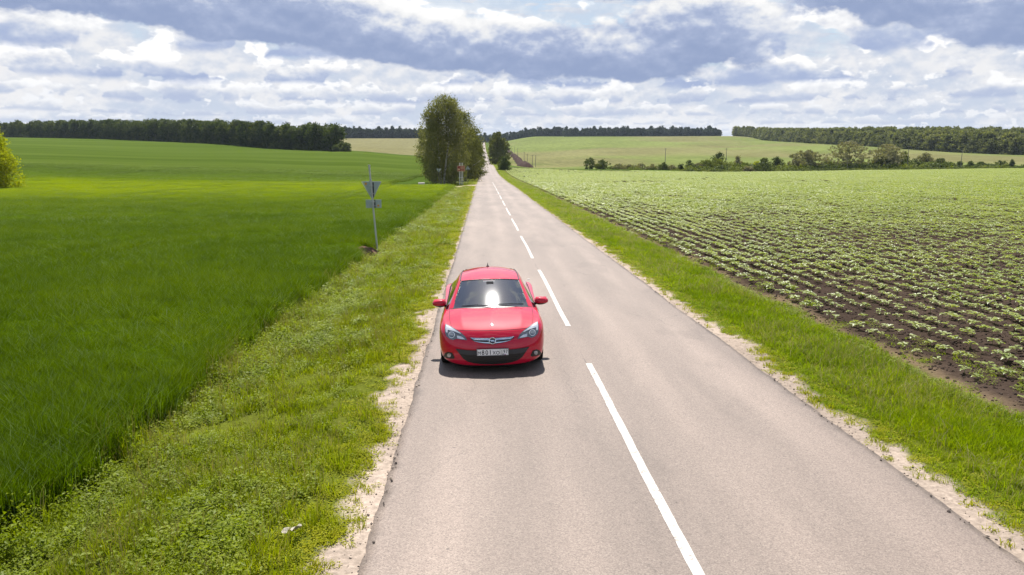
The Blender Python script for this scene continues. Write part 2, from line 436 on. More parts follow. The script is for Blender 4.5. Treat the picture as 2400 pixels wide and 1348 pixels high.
def axis_pts(spec):
    out = []
    for a, b, n in spec:
        out.append(np.linspace(a, b, n, endpoint=False))
    return np.concatenate(out)
def geom(a, b, n):
    return np.geomspace(a, b, n)
TRACK_Y0, TRACK_Y1 = 128.5, 138.5
def left_edge(y):
    w = -0.05 + 1.15 * (fbm(y * 0.55, y * 0 + 5, 21, 4) - 0.30)
    return 3.06 + np.clip(w * (1 - 0.8 * sstep(13, 45, y)), -0.05, 0.62)
def right_edge(y):
    w = 0.31 + 0.55 * (fbm(y * 0.6, y * 0 + 9, 33, 4) - 0.5)
    return 3.09 + np.clip(w * (1 - 0.7 * sstep(18, 60, y)), 0.0, 0.8)
def build_ground():
    xr = np.concatenate([np.arange(2.8, 7.2, 0.1), np.arange(7.2, 14, 0.4), geom(14, 4500, 95)])
    xs = np.concatenate([-xr[::-1], np.linspace(-2.7, 2.7, 13), xr])
    ys = np.concatenate([np.linspace(-60, -4, 20), np.arange(-3, 45, 0.2), np.arange(45, 150, 0.5), geom(150, 420, 110), geom(424, 6500, 150)])
    X, Y = np.meshgrid(xs, ys)
    Z = H(X, Y)
    Z[(np.abs(X) < 2.85)] -= 0.05
    # spoil heap ridge and colours
    left = X < 0
    ax = np.abs(X)
    edge = np.where(left, left_edge(Y) + 0.03, right_edge(Y) + 0.03)
    ragged = (fbm(X * 3, Y * 3, 41, 3) - 0.5) * 0.5
    ragged = np.where(Y > 60, ragged * 0.3, ragged)
    sand = 1 - sstep(-0.06, 0.06, ax - edge - ragged)
    n1 = fbm(X * 0.9, Y * 0.9, 51, 4)[..., None]
    n2 = fbm(X * 0.02, Y * 0.012, 61, 4)[..., None]
    c_sand = np.array([0.335, 0.272, 0.222]) * (0.8 + 0.4 * n1)
    c_under = np.array([0.085, 0.100, 0.014]) * (0.7 + 0.7 * n1)
    c_soil = np.array([0.050, 0.036, 0.028]) * (0.75 + 0.5 * n1)
    c_dry = np.array([0.17, 0.125, 0.075]) * (0.7 + 0.6 * n1)
    c_green = np.array([0.070, 0.115, 0.018]) * (0.75 + 0.5 * n2)
    c_far = np.array([0.140, 0.168, 0.052]) * (0.75 + 0.5 * n2)
    c_farb = np.array([0.165, 0.150, 0.072]) * (0.8 + 0.4 * n2)
    c = c_under.copy()
    # right-hand crop field
    fr = sstep(5.9, 6.35, X + (fbm(Y * 0.5, X * 0.5, 71, 3) - 0.5) * 0.7)[..., None] * (Y < 344)[..., None]
    drystrip = (sstep(5.9, 6.2, X) * (1 - sstep(6.3, 6.9, X + (fbm(Y * .6, X, 77, 3) - .5) * 0.9)))[..., None]
    c = c * (1 - fr) + c_soil * fr
    c = c * (1 - drystrip * 0.75 * fr) + c_dry * drystrip * 0.75 * fr
    greener = (sstep(110, 230, Y) * (X > 7))[..., None] * fr * 0.30
    c = c * (1 - greener) + np.array([0.11, 0.15, 0.04]) * greener
    # green strip behind the crop, then the far slope with its crop rows
    strip = ((X > 6) & (Y >= 344))[..., None].astype(float)
    c = c * (1 - strip) + np.array([0.075, 0.115, 0.022]) * strip
    wob = fbm(X * 0.01, Y * 0.006, 81, 3)
    fs = (sstep(382, 400, Y + 30 * (wob - .5)) * (X > 9))[..., None]
    brown = sstep(0.46, 0.66, fbm(X * 0.006 + 3, Y * 0.0035, 91, 4) + 0.16 * np.exp(-((X - 90) / 110) ** 2) * (Y > 480) * (Y < 1000))[..., None]
    c = c * (1 - fs) + (c_far * (1 - 0.75 * brown) + c_farb * 0.75 * brown) * fs
    # left of the road: the wheat goes on; beyond the shelter belt a browner field
    lf = (sstep(6.4, 7.2, -X) * (Y < 1e9))[..., None]
    c = c * (1 - lf) + c_green * 0.75 * lf
    t = (X - CAMX) / np.maximum(Y, 60)
    bf = ((X < -8) * sstep(500, 520, Y - 0.25 * X * 0) * sstep(-0.62, -0.6, t))[..., None]
    c_bf = np.array([0.165, 0.155, 0.075]) * (0.85 + 0.3 * fbm(X * 0.012, Y * 0.004, 95, 3)[..., None])
    c = c * (1 - bf) + c_bf * bf
    # farm track leaving the road
    tw = (sstep(-0.6, 0.3, Y - TRACK_Y0 - (fbm(X * .3, Y * 0, 5, 3) - .5) * 2.5) * (1 - sstep(-0.3, 0.6, Y - TRACK_Y1 + 2.2 - (fbm(X * .3 + 9, Y * 0, 6, 3) - .5) * 2.5)) * (X < -2.5) * sstep(-17, -15, X))[..., None]
    c = c * (1 - tw) + np.array([0.36, 0.29, 0.22]) * tw
    s = (sand * (Y < 400))[..., None]
    c = c * (1 - s) + c_sand * s
    f = grid_faces(len(ys), len(xs))
    P = np.stack([X, Y, Z], -1).reshape(-1, 3)
    me = mesh_np('ground', P, f)
    attr_col(me, 'tint', c.reshape(-1, 3))
    m, nt, out = mat('earth')
    a = nd(nt, 'ShaderNodeAttribute', attribute_name='tint').outputs['Color']
    tc = nd(nt, 'ShaderNodeTexCoord').outputs['Object']
    n1_ = noise(nt, tc, 14.0, 6, 0.65)
    n2_ = noise(nt, vmul(nt, tc, (0.5, 0.16, 1)), 0.35, 5, 0.6)
    rows = noise(nt, vmul(nt, tc, (1.0, 0.03, 1.0)), 0.8, 3, 0.6)
    k = mth(nt, 'MULTIPLY', nd(nt, 'ShaderNodeMapRange', {0: n1_, 1: 0.25, 2: 0.75, 3: 0.62, 4: 1.38}).outputs[0],
            nd(nt, 'ShaderNodeMapRange', {0: n2_, 1: 0.3, 2: 0.7, 3: 0.85, 4: 1.15}).outputs[0])
    k = mth(nt, 'MULTIPLY', k, nd(nt, 'ShaderNodeMapRange', {0: rows, 1: 0.3, 2: 0.7, 3: 0.84, 4: 1.16}).outputs[0])
    col = mixc(nt, 1.0, a, nd(nt, 'ShaderNodeCombineXYZ', {0: k, 1: k, 2: k}).outputs[0], 'MULTIPLY')
    bmp = nd(nt, 'ShaderNodeBump', {'Height': n1_, 'Strength': 0.7, 'Distance': 0.04})
    p = nd(nt, 'ShaderNodeBsdfPrincipled', {'Base Color': col, 'Roughness': 1.0, 'Specular IOR Level': 0.0, 'Normal': bmp.outputs[0]})
    nt.links.new(p.outputs[0], out.inputs[0])
    me.materials.append(m)
    o = link(bpy.data.objects.new('ground', me))
    tag(o, kind='structure')
    return o
ground = build_ground()

def asphalt_mat():
    m, nt, out = mat('asphalt')
    tc = nd(nt, 'ShaderNodeTexCoord').outputs['Object']
    sx = nd(nt, 'ShaderNodeSeparateXYZ', {0: tc}).outputs
    grain = nd(nt, 'ShaderNodeTexVoronoi', {'Vector': tc, 'Scale': 90.0}).outputs['Color']
    g = nd(nt, 'ShaderNodeSeparateColor', {0: grain}).outputs[0]
    fine = noise(nt, tc, 36.0, 4, 0.75)
    big = noise(nt, vmul(nt, tc, (1.0, 0.10, 1.0)), 1.5, 4, 0.55)
    broad = noise(nt, vmul(nt, tc, (0.5, 0.13, 1.0)), 0.6, 4, 0.55)
    # tyre-polished wheel paths run along the road
    wp = None
    for c0, w in ((-2.35, .34), (-0.95, .34), (0.95, .34), (2.3, .34)):
        dd = mth(nt, 'DIVIDE', mth(nt, 'SUBTRACT', sx[0], c0), w)
        e = mth(nt, 'POWER', 2.718, mth(nt, 'MULTIPLY', mth(nt, 'MULTIPLY', dd, dd), -1.0))
        wp = e if wp is None else mth(nt, 'ADD', wp, e)
    edge = smooth(nt, mth(nt, 'ADD', mth(nt, 'ABSOLUTE', sx[0]), mth(nt, 'MULTIPLY', mth(nt, 'SUBTRACT', noise(nt, tc, 2.2, 4, .6), 0.5), 0.5)), 2.85, 3.08)
    col = ramp(nt, mth(nt, 'ADD', mth(nt, 'MULTIPLY', g, 0.5), mth(nt, 'MULTIPLY', fine, 0.5)),
               [(0.15, (0.100, 0.078, 0.066)), (0.38, (0.186, 0.143, 0.117)), (0.62, (0.229, 0.179, 0.148)), (0.90, (0.32, 0.265, 0.215))])
    k = mth(nt, 'ADD', nd(nt, 'ShaderNodeMapRange', {0: big, 1: .3, 2: .7, 3: .84, 4: 1.10}).outputs[0], mth(nt, 'MULTIPLY', wp, 0.15))
    k = mth(nt, 'MULTIPLY', k, nd(nt, 'ShaderNodeMapRange', {0: broad, 1: .3, 2: .7, 3: .84, 4: 1.13}).outputs[0])
    k = mth(nt, 'MULTIPLY', k, nd(nt, 'ShaderNodeMapRange', {0: edge, 1: 0, 2: 1, 3: 1.0, 4: 0.62}).outputs[0])
    spots = noise(nt, tc, 5.5, 2, 0.5)
    k = mth(nt, 'MULTIPLY', k, nd(nt, 'ShaderNodeMapRange', {0: spots, 1: .755, 2: .79, 3: 1.0, 4: 0.45}).outputs[0])
    # grey stains and patched stretches with their own outlines
    st_ = smooth(nt, noise(nt, vmul(nt, tc, (1.0, 0.35, 1.0)), 0.55, 6, 0.66), 0.56, 0.62)
    k = mth(nt, 'MULTIPLY', k, nd(nt, 'ShaderNodeMapRange', {0: st_, 1: 0, 2: 1, 3: 1.0, 4: 0.88}).outputs[0])
    vk = nd(nt, 'ShaderNodeTexVoronoi', {'Vector': nd(nt, 'ShaderNodeVectorMath', {0: vmul(nt, tc, (1.0, 0.45, 0)), 1: vmul(nt, nd(nt, 'ShaderNodeTexNoise', {'Vector': tc, 'Scale': 1.7, 'Detail': 5.0}).outputs['Color'], (0.55, 0.55, 0))}, operation='ADD').outputs[0],
                                         'Scale': 0.32}, feature='DISTANCE_TO_EDGE').outputs['Distance']
    k = mth(nt, 'MULTIPLY', k, nd(nt, 'ShaderNodeMapRange', {0: mth(nt, 'MULTIPLY', smooth(nt, vk, 0.0045, 0.0015), smooth(nt, noise(nt, tc, 0.3, 2, .5), 0.50, 0.58)), 1: 0, 2: 1, 3: 1.0, 4: 0.78}).outputs[0])
    # hairline crack beside the middle of the road
    ckn = noise(nt, vmul(nt, tc, (0, 1, 0)), 1.6, 5, 0.7)
    cx = mth(nt, 'ABSOLUTE', mth(nt, 'SUBTRACT', mth(nt, 'SUBTRACT', sx[0], -0.03), mth(nt, 'MULTIPLY', mth(nt, 'SUBTRACT', ckn, 0.5), 0.12)))
    crk = mth(nt, 'MULTIPLY', smooth(nt, cx, 0.012, 0.004), smooth(nt, noise(nt, vmul(nt, tc, (0, 1, 0)), 0.35, 3, .6), 0.46, 0.56))
    k = mth(nt, 'MULTIPLY', k, nd(nt, 'ShaderNodeMapRange', {0: crk, 1: 0, 2: 1, 3: 1.0, 4: 0.45}).outputs[0])
    col = mixc(nt, 1.0, col, nd(nt, 'ShaderNodeCombineXYZ', {0: k, 1: k, 2: k}).outputs[0], 'MULTIPLY')
    bmp = nd(nt, 'ShaderNodeBump', {'Height': mth(nt, 'ADD', g, fine), 'Strength': 0.35, 'Distance': 0.006})
    p = nd(nt, 'ShaderNodeBsdfPrincipled', {'Base Color': col, 'Roughness': 0.62, 'Specular IOR Level': 0.42, 'Normal': bmp.outputs[0]})
    nt.links.new(p.outputs[0], out.inputs[0])
    return m
def build_road():
    ys = np.concatenate([np.linspace(-60, -4, 30), np.arange(-3, 60, 0.12), np.arange(60, 160, 0.6), np.arange(160, 460, 3.0), np.arange(460, 2400, 12.0)])
    n = len(ys)
    near = np.clip(1 - ys / 140, 0.15, 1)
    le = -3.06 - near * (0.10 * (fbm(ys * 0.8, ys * 0 + 1, 5, 3) - .5) + 0.045 * (fbm(ys * 6.3, ys * 0, 6, 4) - 0.5))
    re = 3.09 + near * (0.12 * (fbm(ys * 0.6, ys * 0 + 2, 7, 3) - .5) + 0.04 * (fbm(ys * 6.1, ys * 0, 8, 4) - 0.5))
    us = [0, 0.012, 0.03, .15, .3, .5, .7, .85, .97, 0.988, 1.0]
    X = np.stack([le + (re - le) * u for u in us], 1)
    crown = np.array([-0.16, -0.022, -0.004, 0.006, .012, .018, .012, .006, -0.004, -0.022, -0.16])
    Z = zroad(ys)[:, None] + crown[None] + (fbm(X * 0.7, ys[:, None] * 0.3, 11, 3) - .5) * 0.02
    P = np.stack([X, np.repeat(ys[:, None], len(us), 1), Z], -1)
    o = obj_np('road', P.reshape(-1, 3), grid_faces(n, len(us)), asphalt_mat())
    tag(o, kind='structure')
    return o
road = build_road()
def road_z(x, y):
    u = np.clip((np.asarray(x, float) + 3.03) / 6.09, 0, 1)
    c = np.interp(u, [0.03, .15, .3, .5, .7, .85, .97], [-0.004, .006, .012, .018, .012, .006, -.004])
    return zroad(y) + c + (fbm(np.asarray(x, float) * 0.7, np.asarray(y, float) * 0.3, 11, 3) - .5) * 0.02

def paint_mat():
    m, nt, out = mat('road_paint')
    tc = nd(nt, 'ShaderNodeTexCoord').outputs['Object']
    w = noise(nt, tc, 9.0, 6, 0.7)
    w2 = noise(nt, tc, 40.0, 4, 0.7)
    worn = smooth(nt, mth(nt, 'ADD', mth(nt, 'MULTIPLY', w, 0.75), mth(nt, 'MULTIPLY', w2, 0.25)), 0.52, 0.62)
    col = mixc(nt, worn, (0.50, 0.475, 0.44), (0.24, 0.20, 0.17))
    p = nd(nt, 'ShaderNodeBsdfPrincipled', {'Base Color': col, 'Roughness': 0.6, 'Specular IOR Level': 0.35})
    nt.links.new(p.outputs[0], out.inputs[0])
    return m
PAINT = paint_mat()
def build_markings():
    for k in range(0, 12):
        a = 4.33 + 12.55 * k
        b = a + 9.35
        ys = np.arange(a, b + 0.01, 0.1 if a < 60 else 0.4)
        wl = 0.055 + 0.012 * (fbm(ys * 6, ys * 0 + k, 15, 3) - .5)
        wr = 0.055 + 0.012 * (fbm(ys * 6, ys * 0 + k + 9, 16, 3) - .5)
        cx = 0.0 + 0.01 * np.sin(ys * .6)
        rows = []
        for xx in (cx - wl, cx, cx + wr):
            rows.append(np.stack([xx, ys, road_z(xx, ys) + 0.005], -1))
        P = np.stack(rows, 1)
        o = obj_np('centre_line', P.reshape(-1, 3), grid_faces(len(ys), 3), PAINT, parent=road)
build_markings()
# ------------------------------------------------------------------ scattering of growth too dense to count
def scatter(name, protos, pts, rot, scl, pid):
    """one object: points that carry copies of the given meshes"""
    me = bpy.data.meshes.new(name)
    n = len(pts)
    me.vertices.add(n)
    me.vertices.foreach_set('co', np.asarray(pts, np.float32).ravel())
    a = me.attributes.new('turn', 'FLOAT_VECTOR', 'POINT'); a.data.foreach_set('vector', np.asarray(rot, np.float32).ravel())
    a = me.attributes.new('size', 'FLOAT_VECTOR', 'POINT'); a.data.foreach_set('vector', np.asarray(scl, np.float32).ravel())
    a = me.attributes.new('pick', 'INT', 'POINT'); a.data.foreach_set('value', np.asarray(pid, np.int32))
    o = link(bpy.data.objects.new(name, me))
    ng = bpy.data.node_groups.new(name, 'GeometryNodeTree')
    ng.interface.new_socket('Geometry', in_out='INPUT', socket_type='NodeSocketGeometry')
    ng.interface.new_socket('Geometry', in_out='OUTPUT', socket_type='NodeSocketGeometry')
    gi = ng.nodes.new('NodeGroupInput'); go = ng.nodes.new('NodeGroupOutput')
    join = ng.nodes.new('GeometryNodeJoinGeometry')
    for k, pm in reversed(list(enumerate(protos))):
        po = bpy.data.objects.new(name + '_kind', pm)
        oi = ng.nodes.new('GeometryNodeObjectInfo'); oi.inputs['Object'].default_value = po
        oi.inputs['As Instance'].default_value = False
        g2 = ng.nodes.new('GeometryNodeGeometryToInstance')
        ng.links.new(oi.outputs['Geometry'], g2.inputs[0]); ng.links.new(g2.outputs[0], join.inputs[0])
    def na(nm, t):
        q = ng.nodes.new('GeometryNodeInputNamedAttribute'); q.data_type = t; q.inputs['Name'].default_value = nm
        return [s for s in q.outputs if s.enabled and s.name == 'Attribute'][0]
    er = ng.nodes.new('FunctionNodeEulerToRotation')
    ng.links.new(na('turn', 'FLOAT_VECTOR'), er.inputs[0])
    ip = ng.nodes.new('GeometryNodeInstanceOnPoints')
    ip.inputs['Pick Instance'].default_value = True
    ng.links.new(gi.outputs[0], ip.inputs['Points']); ng.links.new(join.outputs[0], ip.inputs['Instance'])
    ng.links.new(na('pick', 'INT'), ip.inputs['Instance Index'])
    ng.links.new(er.outputs[0], ip.inputs['Rotation']); ng.links.new(na('size', 'FLOAT_VECTOR'), ip.inputs['Scale'])
    ng.links.new(ip.outputs[0], go.inputs[0])
    md = o.modifiers.new('scatter', 'NODES'); md.node_group = ng
    return o

def blades(n, rad, h0, h1, w, lean=0.35, curl=0.5, g=None):
    """tapered, bent grass blades standing in a disc"""
    g = g or rng
    a = g.uniform(0, 2 * np.pi, n); r = rad * np.sqrt(g.uniform(0, 1, n))
    b = np.stack([r * np.cos(a), r * np.sin(a), np.zeros(n)], 1)
    hh = g.uniform(h0, h1, n); d = g.uniform(0, 2 * np.pi, n)
    dirv = np.stack([np.cos(d), np.sin(d), np.zeros(n)], 1)
    ln = (g.uniform(0.1, 1, n) * lean * hh)[:, None]; cu = (g.uniform(0, 1, n) * curl * hh)[:, None]
    f = g.uniform(0, 2 * np.pi, n); side = np.stack([np.cos(f), np.sin(f), np.zeros(n)], 1) * (w * g.uniform(.7, 1.3, n) * .5)[:, None]
    up = np.array([0, 0, 1.0])
    m = b + dirv * ln * 0.5 + up * (hh * 0.58)[:, None]
    t = b + dirv * (ln + cu) + up * (hh * (1 - 0.18 * curl))[:, None]
    V = np.stack([b - side, b + side, m - side * .8, m + side * .8, t], 1)
    i = np.arange(n)[:, None] * 5
    F = np.concatenate([i + [0, 1, 3], i + [0, 3, 2], i + [2, 3, 4]])
    return V.reshape(-1, 3), F
def leaflets(n, rad, zlo, zhi, L, W, droop=0.3, g=None):
    """small folded leaves spread through a low dome"""
    g = g or rng
    a = g.uniform(0, 2 * np.pi, n); r = rad * np.sqrt(g.uniform(0, 1, n))
    z = zlo + (zhi - zlo) * g.uniform(0, 1, n) * (1 - 0.6 * (r / rad) ** 2)
    c = np.stack([r * np.cos(a), r * np.sin(a), z], 1)
    d = g.uniform(0, 2 * np.pi, n); el = g.uniform(-droop, 0.5, n)
    ax = np.stack([np.cos(d) * np.cos(el), np.sin(d) * np.cos(el), np.sin(el)], 1)
    sd_ = np.stack([-np.sin(d), np.cos(d), g.uniform(-.35, .35, n)], 1)
    s = g.uniform(.6, 1.25, n)[:, None]
    nz_ = np.array([0, 0, 1.0]) * (0.12 * L)
    V = np.stack([c, c + ax * L * .5 * s + sd_ * W * .5 * s + nz_, c + ax * L * s, c + ax * L * .5 * s - sd_ * W * .5 * s + nz_], 1)
    i = np.arange(n)[:, None] * 4
    return V.reshape(-1, 3), np.concatenate([i + [0, 1, 2], i + [0, 2, 3]])
def cat(*vf):
    V, F, b = [], [], 0
    for v, f in vf:
        V.append(v); F.append(f + b); b += len(v)
    return np.concatenate(V), np.concatenate(F)

GRASS = leafmat('grass_leaf', [(0.125, 0.170, 0.004), (0.205, 0.250, 0.006), (0.31, 0.32, 0.010)], trans=0.48, gscale=0.5)
GRASS_R = leafmat('verge_grass_leaf', [(0.120, 0.185, 0.003), (0.185, 0.255, 0.004), (0.29, 0.32, 0.008)], trans=0.50, gscale=0.35)
MOSSY = leafmat('low_weed_leaf', [(0.20, 0.235, 0.005), (0.29, 0.30, 0.008), (0.40, 0.37, 0.013)], trans=0.42, gscale=0.6)
WEED = leafmat('broad_weed_leaf', [(0.110, 0.155, 0.006), (0.190, 0.240, 0.010), (0.30, 0.33, 0.03)], trans=0.42, gscale=0.5, rough=0.5, spec=0.18)
STRAW = leafmat('dry_stalk', [(0.20, 0.18, 0.07), (0.33, 0.28, 0.14), (0.45, 0.40, 0.24)], trans=0.25)
def ripeness(nt, pos, c):
    # the crop is paler and yellower along the headland by the track
    y_ = nd(nt, 'ShaderNodeSeparateXYZ', {0: pos}).outputs[1]
    n_ = noise(nt, vmul(nt, pos, (0.25, 1, 0)), 0.06, 3, 0.6)
    yy = mth(nt, 'ADD', y_, mth(nt, 'MULTIPLY', mth(nt, 'SUBTRACT', n_, 0.5), 70.0))
    f_ = mth(nt, 'MULTIPLY', smooth(nt, yy, 45.0, 118.0), smooth(nt, yy, 185.0, 118.0))
    c = mixc(nt, mth(nt, 'MULTIPLY', f_, 0.8), c, (0.185, 0.235, 0.003))
    # beyond the headland it is an older, duller sowing, in broad drill bands
    b_ = noise(nt, vmul(nt, pos, (0.10, 1, 0)), 0.028, 4, 0.6)
    old = ramp(nt, b_, [(0.34, (0.056, 0.086, 0.013)), (0.5, (0.072, 0.106, 0.018)), (0.66, (0.092, 0.128, 0.024))])
    return mixc(nt, mth(nt, 'MULTIPLY', smooth(nt, yy, 135.0, 215.0), 0.85), c, old)
WHEAT = leafmat('wheat_leaf', [(0.052, 0.094, 0.001), (0.094, 0.150, 0.002), (0.160, 0.215, 0.005)], trans=0.46, spec=0.03, gscale=0.16, band=ripeness)
EARS = leafmat('wheat_ear', [(0.10, 0.16, 0.06), (0.18, 0.25, 0.10), (0.30, 0.36, 0.20)], trans=0.3)
def proto(name, vf, mt):
    return mesh_np(name, vf[0], vf[1], mt, smooth_=False)
def two_mat(name, vf1, m1, vf2, m2):
    v, f = cat(vf1, vf2)
    me = mesh_np(name, v, f, [m1, m2], smooth_=False)
    mi = np.zeros(len(f), np.int32); mi[len(vf1[1]):] = 1
    me.polygons.foreach_set('material_index', mi)
    return me

def strew(x0, x1, bands, keep=None, tmin=-0.80, tmax=0.84):
    """random points over a strip, denser close by; bands: (y0, y1, per square metre, widening)"""
    P, S = [], []
    for (y0, y1, dn, wd) in bands:
        lim0 = lambda y: np.maximum(x0, CAMX + tmin * y - 2.0)
        lim1 = lambda y: np.minimum(x1, CAMX + tmax * y + 2.0)
        ylist = np.linspace(y0, y1, 60)
        w = np.maximum(lim1(ylist) - lim0(ylist), 0)
        area = w.mean() * (y1 - y0)
        n = int(area * dn)
        if n <= 0: continue
        cdf = np.cumsum(w); cdf = cdf / cdf[-1]
        y = np.interp(rng.uniform(0, 1, n), np.concatenate([[0], cdf]), np.concatenate([[y0], ylist]))
        a, b = lim0(y), lim1(y)
        x = a + (b - a) * rng.uniform(0, 1, n)
        ok = b > a
        P.append(np.stack([x[ok], y[ok]], 1)); S.append(np.full(ok.sum(), wd))
    P, S = np.concatenate(P), np.concatenate(S)
    if keep is not None:
        k = keep(P[:, 0], P[:, 1])
        P, S = P[k], S[k]
    return P, S
def plant(name, protos, P, S, pick, hs=1.0, tilt=0.1, sink=0.01, wvar=0.25, label=None, cat_=None, zf=None):
    n = len(P)
    z = (zf or H)(P[:, 0], P[:, 1]) - sink
    pts = np.column_stack([P, z])
    rot = np.column_stack([rng.normal(0, tilt, n), rng.normal(0, tilt, n), rng.uniform(0, 2 * np.pi, n)])
    w = S * rng.uniform(1 - wvar, 1 + wvar, n)
    h = hs * rng.uniform(0.75, 1.25, n) * np.ones(n)
    o = scatter(name, protos, pts, rot, np.column_stack([w, w, h]), pick)
    return tag(o, label, cat_, kind='stuff')

# --- left verge: mixed grass and weeds, low yellow growth by the sand, lush weeds by the wheat
def on_heap(x, y):
    return ((x - HEAP[0]) / .95) ** 2 + ((y - HEAP[1]) / 1.1) ** 2 < 1
HEAP = (-7.0, 33.4)
def off_track(x, y):
    return ~((y > TRACK_Y0 - 0.8) & (y < TRACK_Y1) & (x < -2.5) & (x > -17))
VB = [(4.0, 12, 110, 0.8), (12, 22, 70, 0.95), (22, 42, 34, 1.3), (42, 80, 14, 2.0), (80, 150, 5, 2.8), (150, 385, 2.0, 4.0)]
def build_left_verge():
    g1 = proto('verge_tuft', blades(26, 0.13, 0.08, 0.24, 0.011, 0.5, 0.6), GRASS)
    g2 = proto('verge_tuft_short', blades(30, 0.14, 0.04, 0.13, 0.010, 0.6, 0.6), GRASS)
    g3 = two_mat('verge_tuft_dry', blades(16, 0.12, 0.08, 0.25, 0.010, 0.5, 0.6), GRASS, blades(6, 0.11, 0.2, 0.38, 0.006, 0.4, 0.4), STRAW)
    w1 = proto('weed_clump', leaflets(46, 0.16, 0.03, 0.24, 0.060, 0.034), WEED)
    w2 = proto('weed_clump_fine', leaflets(70, 0.17, 0.02, 0.18, 0.036, 0.018), WEED)
    w3 = proto('low_mat', leaflets(80, 0.17, 0.005, 0.06, 0.030, 0.020, 0.2), MOSSY)
    w4 = two_mat('low_mat_grassy', leaflets(40, 0.16, 0.005, 0.05, 0.032, 0.02, .2), MOSSY, blades(14, 0.14, 0.04, 0.12, 0.009, .5, .6), GRASS)
    protos = [g1, g2, g3, w1, w2, w3, w4]
    def keep(x, y):
        e = left_edge(y)
        rag = (fbm(x * 3, y * 3, 41, 3) - .5) * .45
        bare = (fbm(x * 1.1 + 7, y * 0.9, 47, 3) > 0.63) & (rng.uniform(0, 1, len(x)) < 0.72) & (y < 60)
        return (-x > e + rag + 0.03) & off_track(x, y) & ~bare & ~on_heap(x, y)
    P, S = strew(-7.0, -3.1, VB, keep)
    x, y = P[:, 0], P[:, 1]
    u = np.clip((-x - 3.2) / 3.6, 0, 1)
    q = fbm(x * 0.9, y * 0.5, 57, 3) + rng.normal(0, 0.10, len(x))
    r = rng.uniform(0, 1, len(x))
    pick = np.where(q > 0.62, np.where(r < .5, 3, 4), np.where(q > 0.44, np.where(r < .45, 0, 2), np.where(r < .7, 1, 4)))
    nearroad = u + rng.normal(0, .08, len(x)) < 0.16
    pick = np.where(nearroad, np.where(r < .6, 5, 6), pick)
    lush = u > 0.72
    pick = np.where(lush & (r < .45), np.where(r < .2, 3, 4), pick)
    hs = np.where(nearroad, 0.9, 0.45 + 1.1 * fbm(x * 0.9, y * 0.9, 59, 3) + 0.55 * sstep(.7, 1.0, u))
    # Blender joins the kinds last to first
    plant('verge_growth', protos, P, S, pick, hs, 0.12)
def fix_pick(k, n): return k

def build_right_verge():
    g1 = proto('bank_tuft', blades(30, 0.13, 0.10, 0.30, 0.011, 0.42, 0.5), GRASS_R)
    g2 = two_mat('bank_tuft_seeding', blades(24, 0.13, 0.10, 0.30, 0.011, 0.42, 0.5), GRASS_R, blades(5, 0.12, 0.26, 0.44, 0.006, 0.45, 0.5), STRAW)
    g3 = proto('bank_tuft_low', blades(30, 0.14, 0.05, 0.16, 0.011, 0.55, 0.6), GRASS_R)
    w2 = proto('bank_weed', leaflets(60, 0.17, 0.02, 0.22, 0.045, 0.024), WEED)
    w3 = proto('bank_mat', leaflets(70, 0.16, 0.005, 0.06, 0.032, 0.02, .2), MOSSY)
    def keep(x, y):
        e = right_edge(y)
        rag = (fbm(x * 3, y * 3, 41, 3) - .5) * .45
        return (x > e + rag + 0.03) & (x < 6.25 + (fbm(y * .5, x * .5, 71, 3) - .5) * .8)
    P, S = strew(3.1, 6.7, VB, keep)
    x, y = P[:, 0], P[:, 1]
    u = np.clip((x - 3.4) / 2.8, 0, 1)
    r = rng.uniform(0, 1, len(x))
    q = fbm(x * 0.9, y * 0.5, 67, 3)
    pick = np.where(q > .55, np.where(r < .8, 0, 1), np.where(r < .6, 1, 2))
    pick = np.where((u < .14), np.where(r < .4, 4, 2), pick)
    pick = np.where((u > .86) & (r < .45), 3, pick)
    plant('bank_grass', [g1, g2, g3, w2, w3], P, S, pick, 0.40 + 0.38 * sstep(0, .4, u) * fbm(x * .7, y * .5, 69, 3) + 0.06, 0.10)
    # sparse weeds on the dry field margin
    P, S = strew(6.2, 8.0, [(8, 22, 9, .8), (22, 60, 4, 1.1), (60, 140, 1.5, 1.8)])
    k = fbm(P[:, 0], P[:, 1], 73, 3) > .45
    P, S = P[k], S[k]
    plant('margin_weed_growth', [g3, w2], P, S, rng.integers(0, 2, len(P)), 0.6)

# --- wheat: a closed canopy with single blades and ears standing out of it
def wheat_edge(y):
    return 6.78 + 0.35 * (fbm(y * 0.55, y * 0 + 3, 101, 4) - .5)
def in_wheat(x, y):
    near = (y < TRACK_Y0 - 1.2) & (-x > wheat_edge(y))
    far = (y > TRACK_Y1 + 2) & (-x > 19.5)
    mid = (y >= TRACK_Y0 - 1.2) & (y <= TRACK_Y1 + 2) & (-x > 19.5)
    return near | far | mid
def rut(x, y):
    # wheel lines left by the sprayer: one across the far headland, faint pairs along the field
    yl = np.interp(x, [-160, -100, -31, -20], [200, 168, 130, 126]) + 1.5 * np.sin(x * .07)
    a = np.exp(-((y - yl) / (0.7 + .004 * np.abs(x))) ** 2) * (x < -22)
    s_ = np.zeros_like(np.asarray(y, float))
    for x0 in (-16.0, -17.9, -40.0, -41.9, -64., -65.9, -88., -89.9):
        s_ = np.maximum(s_, np.exp(-((x - x0) / 0.28) ** 2))
    return np.clip(np.maximum(a, 0.75 * s_ * (y < 500)), 0, 1)
